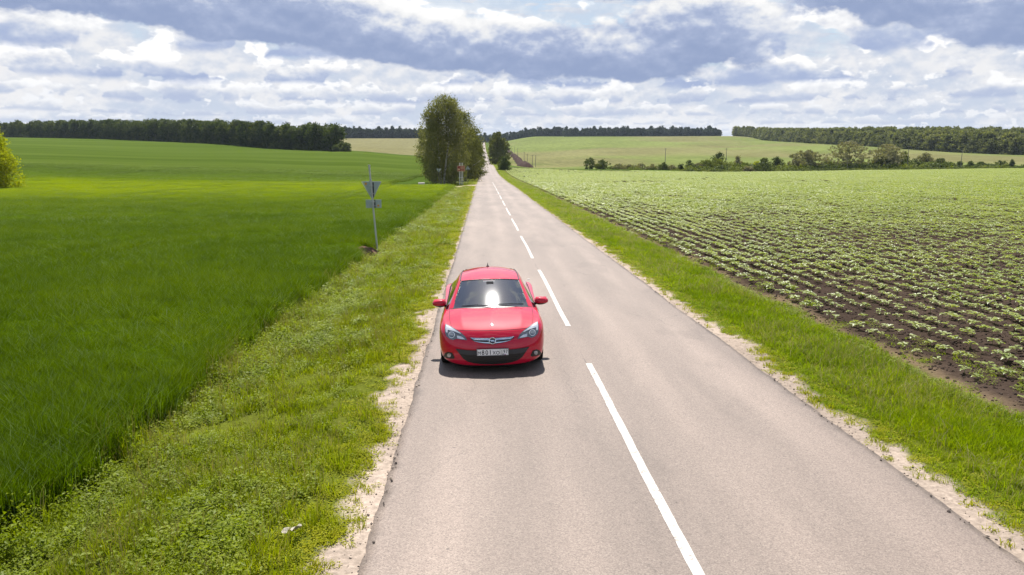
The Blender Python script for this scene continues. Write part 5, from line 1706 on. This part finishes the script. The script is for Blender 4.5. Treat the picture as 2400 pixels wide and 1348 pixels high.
        for sg in ((1, -1) if both else (1,)):
            m = MB(); m.add([Vector((p.x * sg, p.y, p.z)) for p in P], faces)
            par = parent if not isinstance(parent, (list, tuple)) else parent[0 if sg == 1 else 1]
            res.append(m.build(name, mt, par, True))
        return res
    lamp = panel('headlight', [(288, 168), (390, 215), (490, 272), (600, 340), (675, 410), (718, 486), (610, 476), (505, 458), (440, 482), (375, 462), (312, 410), (285, 335), (279, 250)], LAMP_DARK, CAR, .010, 3)
    panel('chrome_brow', [(300, 192), (395, 240), (500, 298), (592, 352), (585, 362), (470, 318), (352, 268), (338, 285), (334, 330), (326, 345), (306, 330), (295, 250)], LAMP_WHITE, lamp, .015, 2)
    panel('reflector', [(520, 400), (600, 415), (650, 445), (680, 470), (600, 462), (525, 450)], LAMP_WHITE, lamp, .014, 1)
    for k, (cx, cy, r, mt_, off) in enumerate(((415, 382, 62, LAMP_WHITE, .014), (415, 382, 50, LAMP_DARK, .018), (415, 382, 40, LENS, .024))):
        panel(('bulb_ring', 'bulb_surround', 'projector_lens')[k], [(cx + r * math.cos(t), cy + r * math.sin(t)) for t in np.linspace(0, 2 * math.pi, 20, endpoint=False)], mt_, lamp, off, 1)
    def sym(half):
        """left half outline given tip-to-centre for the top and centre-to-tip for the bottom, mirrored about the car's middle"""
        return half
    def centred(name, half, mt_, parent, off, cuts=2, thick=.006):
        # half: closed outline of the left half with the centre line at x = CXc
        return panel(name, half, mt_, parent, off, cuts, True, False, thick)
    CC = (CX - 1010) * 8.425
    grille = panel('grille', [(772, 432), (900, 442), (1050, 444), (CC, 440), (CC, 572), (1100, 556), (960, 536), (862, 510), (802, 474)], BLACK, CAR, .008, 2)
    for gi in range(2): grille[gi].name = 'grille'
    panel('chrome_bar', [(782, 438), (900, 447), (1050, 450), (CC, 448), (CC, 492), (1000, 488), (860, 480), (822, 468)], CHROME, grille, .022, 2)
    panel('chrome_lower_edge', [(830, 488), (900, 508), (1000, 520), (CC, 530), (CC, 552), (1060, 542), (940, 526), (868, 506)], CHROME, grille, .018, 2)
    intake = panel('air_intake', [(488, 652), (620, 668), (780, 682), (CC, 695), (CC, 962), (1000, 956), (850, 940), (725, 906), (640, 850), (560, 748)], BLACK, CAR, .004, 2)
    panel('intake_bar', [(495, 658), (620, 674), (780, 688), (CC, 700), (CC, 780), (780, 772), (660, 762), (575, 748)], SATIN, intake, .016, 2)
    for s_ in range(4):
        y0 = 800 + s_ * 36
        xl = [640, 675, 720, 800][s_]
        panel('slat', [(xl, y0 - 4), (850, y0), (CC, y0 + 2), (CC, y0 + 13), (850, y0 + 11), (xl + 12, y0 + 7)], BLACK, intake, .012, 1)
    fog = panel('fog_light', [(243, 812), (285, 735), (345, 714), (425, 735), (472, 832), (445, 852), (335, 838)], BLACK, CAR, .006, 2)
    panel('fog_ring', [(372 + 46 * math.cos(t), 776 + 46 * math.sin(t)) for t in np.linspace(0, 2 * math.pi, 18, endpoint=False)], SATIN, fog, .012, 1)
    panel('fog_lens', [(372 + 37 * math.cos(t), 776 + 37 * math.sin(t)) for t in np.linspace(0, 2 * math.pi, 18, endpoint=False)], LENS, fog, .020, 1)
    # badge
    p, n = hit(CX, 740 + 497 / 8.425)
    e = empty('badge'); e.parent = CAR
    nn = Vector((0, n.y, n.z)).normalized()
    e.location = Vector((0, p.y, p.z)) + nn * .034
    e.rotation_euler = nn.to_track_quat('Z', 'Y').to_euler()
    e.rotation_euler = (math.atan2(-nn.y, nn.z), 0, 0)
    rg = MB(); seg = 36
    for k in range(seg):
        a0, a1 = 2 * math.pi * k / seg, 2 * math.pi * (k + 1) / seg
        rg.tube([(.052 * math.cos(a0), .052 * math.sin(a0), 0), (.052 * math.cos(a1), .052 * math.sin(a1), 0)], .0095, 8, False)
    rg.build('badge_ring', CHROME, e, True)
    bk = MB(); bk.lathe([(-.012, .0001), (-.012, .05), (-.006, .05), (-.004, .0001)], (0, 0, 0), 'z', 24); bk.build('badge_disc', BLACK, e)
    bolt = MB(); q = .053
    bolt.prism([(-1.25 * q, .14 * q), (-1.05 * q, .26 * q), (.62 * q, .26 * q), (.30 * q, .02 * q), (1.25 * q, -.14 * q), (1.05 * q, -.26 * q), (-.62 * q, -.26 * q), (-.30 * q, -.02 * q)], -.004, .009, 'z')
    bolt.build('badge_bolt', CHROME, e)
    # number plate
    p, n = hit(CX, 740 + 712 / 8.425)
    pl = empty('number_plate'); pl.parent = CAR
    pl.location = (0.0, p.y - .045, p.z); pl.rotation_euler = (R(-6), 0, 0)
    MB().box((0, .010, 0), (.535, .012, .128)).build('plate_frame', BLACK, pl)
    MB().box((0, 0, 0.003), (.520, .008, .112)).build('plate_face', PLATE, pl)
    MB().box((.122, -.0055, .003), (.004, .003, .104)).build('plate_divider', INK, pl)
    for (x0, x1, z0, z1) in ((-.256, .256, .054, .057), (-.256, .256, -.051, -.048)):
        pass
    bd = MB()
    for z in (.0565, -.0505): bd.box((0, -.0052, z), (.512, .0024, .0035))
    for x in (-.2545, .2545): bd.box((x, -.0052, .003), (.0035, .0024, .1035))
    bd.build('plate_border', INK, pl)
    fl = MB(); fl.box((.205, -.0055, -.031), (.026, .003, .0055)); fl.build('flag_white', LAMP_WHITE, pl)
    FB = pbr('flag_blue', (0.03, 0.08, 0.5), .5); FR = pbr('flag_red', (0.55, 0.02, 0.02), .5)
    MB().box((.205, -.0056, -.0365), (.026, .003, .0055)).build('flag_blue', FB, pl)
    MB().box((.205, -.0057, -.042), (.026, .003, .0055)).build('flag_red', FR, pl)
    def letters(txt, x, z, size, nm, sx=1.0):
        cu = bpy.data.curves.new(nm, 'FONT'); cu.body = txt; cu.size = size; cu.align_x = 'CENTER'; cu.align_y = 'BOTTOM_BASELINE'; cu.extrude = .0012; cu.offset = 0.0 if txt in 'MX' else .0006
        o = bpy.data.objects.new(nm, cu); COL.objects.link(o)
        bpy.context.view_layer.update()
        me = bpy.data.meshes.new_from_object(o.evaluated_get(bpy.context.evaluated_depsgraph_get()))
        bpy.data.objects.remove(o)
        me.materials.clear(); me.materials.append(INK)
        q_ = link(bpy.data.objects.new(nm, me), pl)
        q_.rotation_euler = (R(90), 0, 0); q_.location = (x, -.006, z); q_.scale = (sx, 1, 1)
    for (ch, x, sz) in (('M', -.222, .086), ('8', -.160, .110), ('0', -.098, .110), ('1', -.040, .110), ('X', .024, .086), ('O', .084, .086)):
        letters(ch, x, -.037, sz, 'plate_letter', .86 if ch != '1' else .95)
    for (ch, x) in (('1', .152), ('9', .190), ('7', .229)):
        letters(ch, x, -.018, .084, 'plate_letter', .78)
    letters('RUS', .165, -.043, .026, 'plate_letter', 1.0)
    # blue strip of the plate holder
    MB().box((0, -.001, -.0565), (.40, .010, .010)).build('plate_holder_strip', SATIN, pl)

    # ---------------- door mirrors
    for sg in (-1, 1):
        me_ = empty('door_mirror'); me_.parent = CAR
        me_.location = (sg * .935, 1.56, .985)
        def blob_(sx, sy, sz, z0, z1):
            m = MB(); vs_, fs_ = [], []
            nu, nv = 14, 20
            for i in range(nu + 1):
                t = math.pi * i / nu
                for j in range(nv):
                    a = 2 * math.pi * j / nv
                    x = math.sin(t) ** .75 * math.cos(a); zz = math.sin(t) ** .75 * math.sin(a); y = -math.cos(t)
                    x = math.copysign(abs(x) ** .85, x); zz = math.copysign(abs(zz) ** .85, zz)
                    if y > 0: y *= .55
                    taper = 1 - .18 * (x * sg)
                    vs_.append((x * sx, y * sy, max(z0, min(z1, zz * sz * taper))))
            for i in range(nu):
                for j in range(nv):
                    fs_.append((i * nv + j, i * nv + (j + 1) % nv, (i + 1) * nv + (j + 1) % nv, (i + 1) * nv + j))
            m.add(vs_, fs_); return m
        blob_(.128, .10, .078, -.035, 1).build('mirror_cap', RED, me_, True)
        blob_(.120, .092, .076, -1, -.032).build('mirror_base', BLACK, me_, True)
        MB().box((0, .062, .01), (.2, .006, .11)).build('mirror_glass', CHROME, me_)
        MB().tube([(-sg * .07, .0, -.03), (-sg * .125, .01, -.055), (-sg * .16, .02, -.07)], [.03, .028, .03], 8).build('mirror_arm', BLACK, me_, True)

    # ---------------- wheels, arches, underside
    for wy in (0.95, 3.64):
        for sg in (-1, 1):
            wh = empty('wheel'); wh.parent = CAR; wh.location = (sg * .775, wy, .335)
            t = MB(); t.lathe([(-.105, .225), (-.118, .27), (-.112, .318), (-.085, .334), (0, .336), (.085, .334), (.112, .318), (.118, .27), (.105, .225)], (0, 0, 0), 'x', 40)
            for k in range(4):
                xg = (-.06, -.02, .02, .06)[k]
            t.build('tyre', RUBBER, wh, True)
            rm = MB(); rm.lathe([(-.10, .228), (.085, .228), (.10, .226), (.092, .205), (.02, .198)], (0, 0, 0), 'x', 40) if sg > 0 else rm.lathe([(.10, .228), (-.085, .228), (-.10, .226), (-.092, .205), (-.02, .198)], (0, 0, 0), 'x', 40)
            for k in range(5):
                a = 2 * math.pi * k / 5
                for da in (-.16, .16):
                    c0, c1 = .045, .205
                    rm.tube([(sg * .075, c0 * math.cos(a + da * .3), c0 * math.sin(a + da * .3)), (sg * .085, c1 * math.cos(a + da), c1 * math.sin(a + da))], [.022, .016], 6)
            rm.lathe([(sg * .05, .001), (sg * .085, .03), (sg * .08, .055), (sg * .04, .06)], (0, 0, 0), 'x', 20)
            rm.build('rim', ALLOY, wh, True)
            MB().lathe([(-.02, .001), (-.02, .15), (.0, .15), (.0, .001)], (sg * .0, 0, 0), 'x', 24).build('brake_disc', SATIN, wh)
    un = MB()
    for wy in (0.95, 3.64):
        for sg in (-1, 1):
            pr = []
            vs_, fs_ = [], []
            for k in range(19):
                a = math.pi * (k / 18) * 1.16 - .25
                for x in (.56, .865):
                    vs_.append((sg * x, wy + .385 * math.cos(a), .335 + .385 * math.sin(a)))
            for k in range(18):
                fs_.append((2 * k, 2 * k + 1, 2 * k + 3, 2 * k + 2))
            un.add(vs_, fs_)
    un.box((0, 2.35, .21), (1.1, 3.7, .09)); un.box((0, .42, .22), (1.25, .36, .06)); un.box((0, 2.3, .21), (1.60, 1.85, .07)); un.box((0, 4.2, .28), (1.2, .3, .1))
    un.build('underbody', BLACK, CAR)

    # ---------------- cabin
    it = MB()
    it.box((0, 2.7, .36), (1.55, 3.0, .06)); it.box((0, 1.12, .62), (1.50, .05, .55)); it.box((0, 4.05, .7), (1.3, .06, .55))
    for sg in (-1, 1): it.box((sg * .76, 2.6, .64), (.05, 2.9, .56))
    it.build('cabin_lining', TRIM, CAR)
    d = MB(); vs_, fs_ = [], []
    for x in np.linspace(-.70, .70, 15):
        b = 0.05 * math.exp(-((x - .36) / .17) ** 2)
        q = .18 * (abs(x) / .7) ** 2.2
        vs_ += [(x, 1.03 + q, .945 - q * .18), (x, 1.35 + q * .6, .955 + b - q * .1), (x, 1.62 + q * .3, .93 + b), (x, 1.68, .80), (x, 1.60, .55)]
    for i in range(14):
        for j in range(4): fs_.append((i * 5 + j, i * 5 + j + 1, (i + 1) * 5 + j + 1, (i + 1) * 5 + j))
    d.add(vs_, fs_); d.build('dashboard', pbr('dashboard_vinyl', (0.13, 0.145, 0.15), .55), CAR, True)
    sw = MB(); seg = 28
    M_ = Matrix.Translation((.36, 1.80, .90)) @ Euler((R(-68), 0, 0)).to_matrix().to_4x4()
    for k in range(seg):
        a0, a1 = 2 * math.pi * k / seg, 2 * math.pi * (k + 1) / seg
        sw.tube([M_ @ Vector((.185 * math.cos(a0), .185 * math.sin(a0), 0)), M_ @ Vector((.185 * math.cos(a1), .185 * math.sin(a1), 0))], .016, 6, False)
    for a in (0, math.pi, -math.pi / 2):
        sw.tube([M_ @ Vector((0, 0, 0)), M_ @ Vector((.18 * math.cos(a), .18 * math.sin(a), 0))], .02, 6)
    sw.build('steering_wheel', BLACK, CAR, True)
    for x in (-.36, .36):
        for yb in (2.35, 3.15):
            s_ = empty('seat'); s_.parent = CAR; s_.location = (x, yb, .4)
            def pad(c, sz, rot, nm):
                m = MB(); vs_, fs_ = [], []
                o_ = m.box(c, sz, rot); ob = m.build(nm, CLOTH, s_, True)
                bv = ob.modifiers.new('bevel', 'BEVEL'); bv.width = min(sz) * .35; bv.segments = 3
            pad((0, 0, .12), (.50, .50, .16), None, 'cushion')
            pad((0, .30, .46), (.48, .15, .62), (R(-16), 0, 0), 'backrest')
            pad((0, .40, .86), (.26, .09, .18), (R(-10), 0, 0), 'headrest')
    rv = MB(); rv.box((0.0, 1.83, 1.255), (.25, .03, .07), (R(12), 0, 0)); rv.tube([(0, 1.82, 1.28), (0, 1.80, 1.335)], .012, 6); rv.box((0, 1.75, 1.315), (.13, .10, .015), (R(23), 0, 0))
    rv.build('rear_view_mirror', CLOTH, CAR)

    # ---------------- doors: shut lines and handles on the flanks
    for sg in (-1, 1):
        def side(y, z, off=.003):
            h = bvh.ray_cast(Vector((sg * 3, y, z)), Vector((-sg, 0, 0)))
            return (h[0] + Vector((sg * off, 0, 0))) if h[0] else Vector((sg * .9, y, z))
        dl = MB()
        path = [(1.50, .90), (1.46, .75), (1.43, .55), (1.46, .34), (1.60, .27), (2.2, .26), (2.75, .28), (2.86, .42), (2.93, .65), (2.95, .92)]
        pts = []
        for (a, b) in zip(path[:-1], path[1:]):
            for t in (0, .33, .66): pts.append(side(a[0] + (b[0] - a[0]) * t, a[1] + (b[1] - a[1]) * t, .001))
        dl.tube(pts, .004, 5, False)
        dr = dl.build('door', BLACK, CAR)
        hd = MB(); hd.tube([side(2.60, .79, .01), side(2.67, .80, .035), side(2.80, .80, .035), side(2.86, .795, .01)], [.014, .016, .016, .014], 8)
        hd.build('handle', RED, dr, True)
    # tail lamps
    for sg in (-1, 1):
        h = bvh.ray_cast(Vector((sg * .74, 6, .82)), Vector((0, -1, 0)))
        if h[0]:
            MB().lathe([(0, .001), (.02, .06), (.0, .09)], h[0], 'y', 20).build('tail_light', pbr('tail_red', (.4, .01, .01), .2, coat=1), CAR, True)
build_car()
# ------------------------------------------------------------------ signs, poles and odd things by the road
GALV = pbr('galvanised_steel', (0.46, 0.48, 0.47), 0.6, metal=0.1, nz=.15, nscale=8)
SIGNBACK = pbr('sign_back_grey_green', (0.36, 0.43, 0.42), 0.6, nz=.12, nscale=6)
WOODG = pbr('grey_pole', (0.24, 0.22, 0.20), 0.85, nz=.25, nscale=6)
STICKER = pbr('orange_sticker', (0.60, 0.30, 0.02), 0.6)
BROWN = pbr('sign_brown', (0.22, 0.035, 0.02), 0.5)
WHITE = pbr('sign_white', (0.72, 0.72, 0.70), 0.5)
CREAM = pbr('sign_cream', (0.70, 0.50, 0.30), 0.5)
CONC = pbr('concrete', (0.42, 0.40, 0.37), 0.9, nz=.2, nscale=5)
SPOIL = pbr('dark_spoil', (0.045, 0.026, 0.020), 0.95, nz=.45, nscale=1.2, bump=.6)

def tri(w, inv=True, thick=.0):
    h = w * .866
    return [(-w / 2, 0), (w / 2, 0), (0, -h)] if inv else [(-w / 2, -h), (w / 2, -h), (0, 0)]
def yield_sign():
    # seen from behind: bare steel, post leaning a little to the left
    b = on_ground(877, 34.6)
    e = empty('yield_sign', b)
    e.scale = (1.12, 1.12, 1.12)
    top = Vector((-.22, .03, 3.32))
    P = lambda z: Vector((-.22 * z / 3.32, .03 * z / 3.32, z))
    pm = MB(); pm.tube([P(-.3), P(1.1), P(2.2), P(3.32)], .034, 10); pm.build('post', GALV, e, True)
    cap = MB()
    for z in (3.30, 3.17, 2.73): cap.lathe([(-.02, .05), (.02, .05)], P(z), 'z', 12)
    cap.build('clamp', GALV, e)
    t = MB(); t.prism([(P(2.62).x + .02 + x, 2.66 + z) for x, z in [(-.34, 0), (-.30, .03), (.34, .03), (.37, 0), (.06, -.62), (-.01, -.62)]], .055, .075, 'y')
    s = t.build('triangle_plate', SIGNBACK, e)
    rim = MB()
    q = [(-.36, 0.01), (.39, 0.01), (.025, -.66)]
    for a, c in zip(q, q[1:] + q[:1]):
        rim.tube([(P(2.62).x + a[0], .06, 2.66 + a[1]), (P(2.62).x + c[0], .06, 2.66 + c[1])], .014, 5)
    rim.build('plate_edge', GALV, s)
    MB().lathe([(0, .001), (-.004, .045), (0, .046)], (P(2.6).x - .20, .052, 2.595), 'y', 12).build('sticker', STICKER, s)
    t = MB(); t.box((P(1.78).x + .02, .062, 1.82), (.60, .02, .32)); r_ = t.build('lower_plate', SIGNBACK, e)
    MB().lathe([(0, .001), (-.004, .04), (0, .041)], (P(1.78).x + .20, .048, 1.75), 'y', 12).build('sticker', STICKER, r_)
    st = MB()
    st.box((P(2.4).x + .075, .047, 2.36), (.04, .02, .58)); st.box((P(1.8).x + .075, .047, 1.82), (.04, .02, .32)); st.build('stiffener', SATIN, e)
    bl = MB()
    for z in (2.52, 2.22, 1.90, 1.75):
        bl.box((P(z).x + .01, .0, z), (.15, .09, .025))
    bl.build('bracket', GALV, e)
    tag(e, 'back of a grey triangular sign with a small plate on a leaning steel post', 'road sign')
yield_sign()
def dirt_heap():
    n = 30
    u = np.linspace(-1, 1, n)
    X, Y = np.meshgrid(u, u)
    r = np.sqrt(X ** 2 + Y ** 2)
    c = Vector((HEAP[0], HEAP[1], 0))
    gx, gy = c.x + X * .78 + Y * .05, c.y + Y * .75 + X * .25
    hz = np.clip(1 - r ** 2, 0, 1) * .36 + (fbm(gx * 5, gy * 5, 201, 4) - .5) * .22 * np.clip(1.1 - r, 0, 1)
    Z = H(gx, gy) + hz - .06 * (r > .97) - .01
    o = obj_np('dirt_heap', np.stack([gx, gy, Z], -1).reshape(-1, 3), grid_faces(n, n), pbr('heap_earth', (0.12, 0.068, 0.048), .95, nz=.4, nscale=9, bump=.8))
    tag(o, 'low heap of dark dug earth at the foot of the leaning sign post', 'dirt heap')
    st = pbr('pale_stone', (.5, .47, .42), .8)
dirt_heap()
def small_signs():
    e = empty('give_way_sign', on_ground(1027.5, 131))
    MB().tube([(0, 0, -.3), (0, 0, 3.05)], .045, 8).build('post', SATIN, e, True)
    MB().prism([(x, 3.0 + z) for x, z in tri(.78)], .05, .075, 'y').build('triangle_plate', SIGNBACK, e)
    tag(e, 'small triangular sign seen from behind on a dark post by the farm track', 'road sign')
    e = empty('tourist_sign', on_ground(1080, 141))
    for x in (-.28, .0, .28):
        MB().tube([(x, 0, -.3), (x, 0, 3.95)], .05, 8).build('post', WHITE, e, True)
    MB().box((0, -.08, 1.35), (.80, .03, .07)).build('cross_bar', WHITE, e)
    MB().box((0, -.11, 2.95), (1.35, .03, .98)).build('frame', CREAM, e)
    pnl = MB().box((0, -.13, 2.95), (1.25, .03, .88)).build('panel', BROWN, e)
    st = [(math.cos(math.pi / 2 + k * math.pi / 5) * (.24 if k % 2 == 0 else .10) - .36, math.sin(math.pi / 2 + k * math.pi / 5) * (.24 if k % 2 == 0 else .10) + 2.80) for k in range(10)]
    MB().prism(st, -.165, -.146, 'y').build('star', CREAM, pnl)
    for z, w in ((3.24, .62), (3.08, .70), (2.92, .60), (2.68, .55)):
        MB().box((.22, -.15, z), (w, .012, .05)).build('text_line', CREAM, pnl)
    tag(e, 'brown sign with a star on three white posts under the birch', 'sign')
    e = empty('warning_sign', on_ground(1096, 143))
    MB().tube([(0, 0, -.3), (0, 0, 3.3)], .04, 8).build('post', SATIN, e, True)
    MB().prism([(x, 3.3 + z) for x, z in tri(.80, False)], .05, .075, 'y').build('triangle_plate', SIGNBACK, e)
    MB().box((0, .04, 2.95), (.05, .02, .62)).build('stiffener', SATIN, e)
    tag(e, 'upright triangular sign seen from behind, right of the brown sign', 'road sign')
    o = MB()
    p = on_ground(986, 137)
    o.tube([(p.x - .55, p.y, p.z + .30), (p.x + .55, p.y + .1, p.z + .32)], .30, 14, True)
    tag(o.build('culvert_pipe', CONC, None, True), 'pale concrete pipe end lying beside the farm track', 'pipe')
small_signs()
def poles():
    spots = [(1560, 372, 10.0, 'power pole in the low hedge, leftmost pole of the valley line'), (1703, 368, 10.2, 'thin power pole in front of the green thicket'),
             (1989, 350, 5.6, 'grey pole in front of the largest willow'), (2130, 362, 10.5, 'power pole beside the upright green tree'), (2256, 372, 8.2, 'rightmost power pole of the valley line'),
             (1213, 740, 8.0, 'far power pole beside the dark spoil ridge'), (1228.5, 590, 8.0, 'power pole right of the spoil ridge, middle of the receding line'),
             (1236, 570, 7.0, 'slim power pole between the two nearest of the receding line'),
             (1248, 505, 7.4, 'nearest power pole of the receding line, left leg'), (1255.5, 505, 7.4, 'nearest power pole of the receding line, right leg'),
             (1198.5, 950, 8.0, 'farthest visible power pole high up along the spoil ridge'), (1206, 830, 8.0, 'second farthest power pole along the spoil ridge')]
    for (px, d, h, lab) in spots:
        e = empty('power_pole', on_ground(px, d))
        MB().tube([(0, 0, -.5), (0, 0, h)], [.16, .10], 8).build('post', WOODG, e, True)
        MB().box((0, 0, h - .35), (1.5, .10, .10)).build('cross_arm', WOODG, e)
        ins = MB()
        for x in (-.65, .65): ins.tube([(x, 0, h - .3), (x, 0, h - .1)], .05, 6)
        ins.build('insulator', CONC, e)
        tag(e, lab, 'power pole', 'power poles')
poles()
def spoil_ridge():
    a = [(1241, 470), (1232, 500), (1222, 560), (1212, 650), (1203, 780), (1194, 950), (1187, 1150)]
    pts = [on_ground(px, d) for px, d in a]
    ys = np.linspace(470, 1150, 160)
    cx = np.interp(ys, [p.y for p in pts], [p.x for p in pts]) + (fbm(ys * .05, ys * 0, 231, 3) - .5) * 3
    w = np.interp(ys, [470, 490, 540, 700, 1150], [2.0, 5.6, 3.4, 2.9, 3.2])
    us = np.linspace(-1, 1, 9)
    X = cx[:, None] + us[None] * w[:, None]
    Yg = np.repeat(ys[:, None], 9, 1)
    hgt = (1 - us ** 2)[None] * (0.8 + 3.4 * fbm(X * .5, Yg * .25, 241, 4))
    hgt[0] = 0
    Z = H(X, Yg) + hgt - .15
    o = obj_np('spoil_ridge', np.stack([X, Yg, Z], -1).reshape(-1, 3), grid_faces(160, 9), SPOIL)
    tag(o, 'long dark ridge of dug earth running up the far slope beside the road', 'earth ridge')
spoil_ridge()
def litter():
    # pale dried leaf on the verge, and a scrap on the road
    def pale_leaf(px, py, d, s, lab, seed):
        x = bearing_x(px, d)
        g = np.random.default_rng(seed)
        n, m_ = 18, 5
        V, F = [(0, 0, .02)], []
        for j in range(1, m_ + 1):
            for k in range(n):
                a = 2 * math.pi * k / n
                r = s * j / m_ * (1 + .16 * math.sin(5 * a + seed) + .08 * math.sin(9 * a))
                V.append((r * math.cos(a), r * .85 * math.sin(a), .03 + .10 * s * math.sin(3 * a + seed) * j / m_ + g.normal(0, .008) + .25 * (r ** 2) / s))
        for k in range(n): F.append((0, 1 + k, 1 + (k + 1) % n))
        for j in range(m_ - 1):
            for k in range(n):
                a, b = 1 + j * n + k, 1 + j * n + (k + 1) % n
                F.append((a, a + n, b + n, b))
        o = obj_np('dried_leaf', V, F, pbr('dried_leaf', (.36, .33, .27), .9, nz=.35, nscale=14))
        o.location = (x, d, float(H(x, d)) + .10); o.rotation_euler = (R(-22), R(8), seed)
        tag(o, lab, 'dried leaf')
    pale_leaf(645, 1275, 7.1, .075, 'large pale dried leaf lying on the near left verge', 1)
    pale_leaf(622, 1285, 7.05, .055, 'smaller greyish dried leaf left of the large pale one', 2)
    o = MB().box((0, 0, 0), (.09, .05, .008)).build('paper_scrap', WHITE)
    x = bearing_x(1240, 24.0)
    o.location = (x, 24.0, float(road_z(x, 24.0)) + .012); o.rotation_euler = (0, .05, .6)
    tag(o, 'tiny white paper scrap on the road behind the car', 'paper scrap')
litter()

# ------------------------------------------------------------------ a little haze in the air
def build_haze():
    m, nt, out = mat('haze_air')
    v = nd(nt, 'ShaderNodeVolumePrincipled', {'Color': (0.72, 0.84, 1.0, 1), 'Density': HAZE, 'Anisotropy': 0.2})
    nt.links.new(v.outputs[0], out.inputs['Volume'])
    o = MB().box((0, 3250, 10), (9600, 7000, 80)).build('haze', m)
    tag(o, kind='stuff')
HAZE = 0.00005
build_haze()
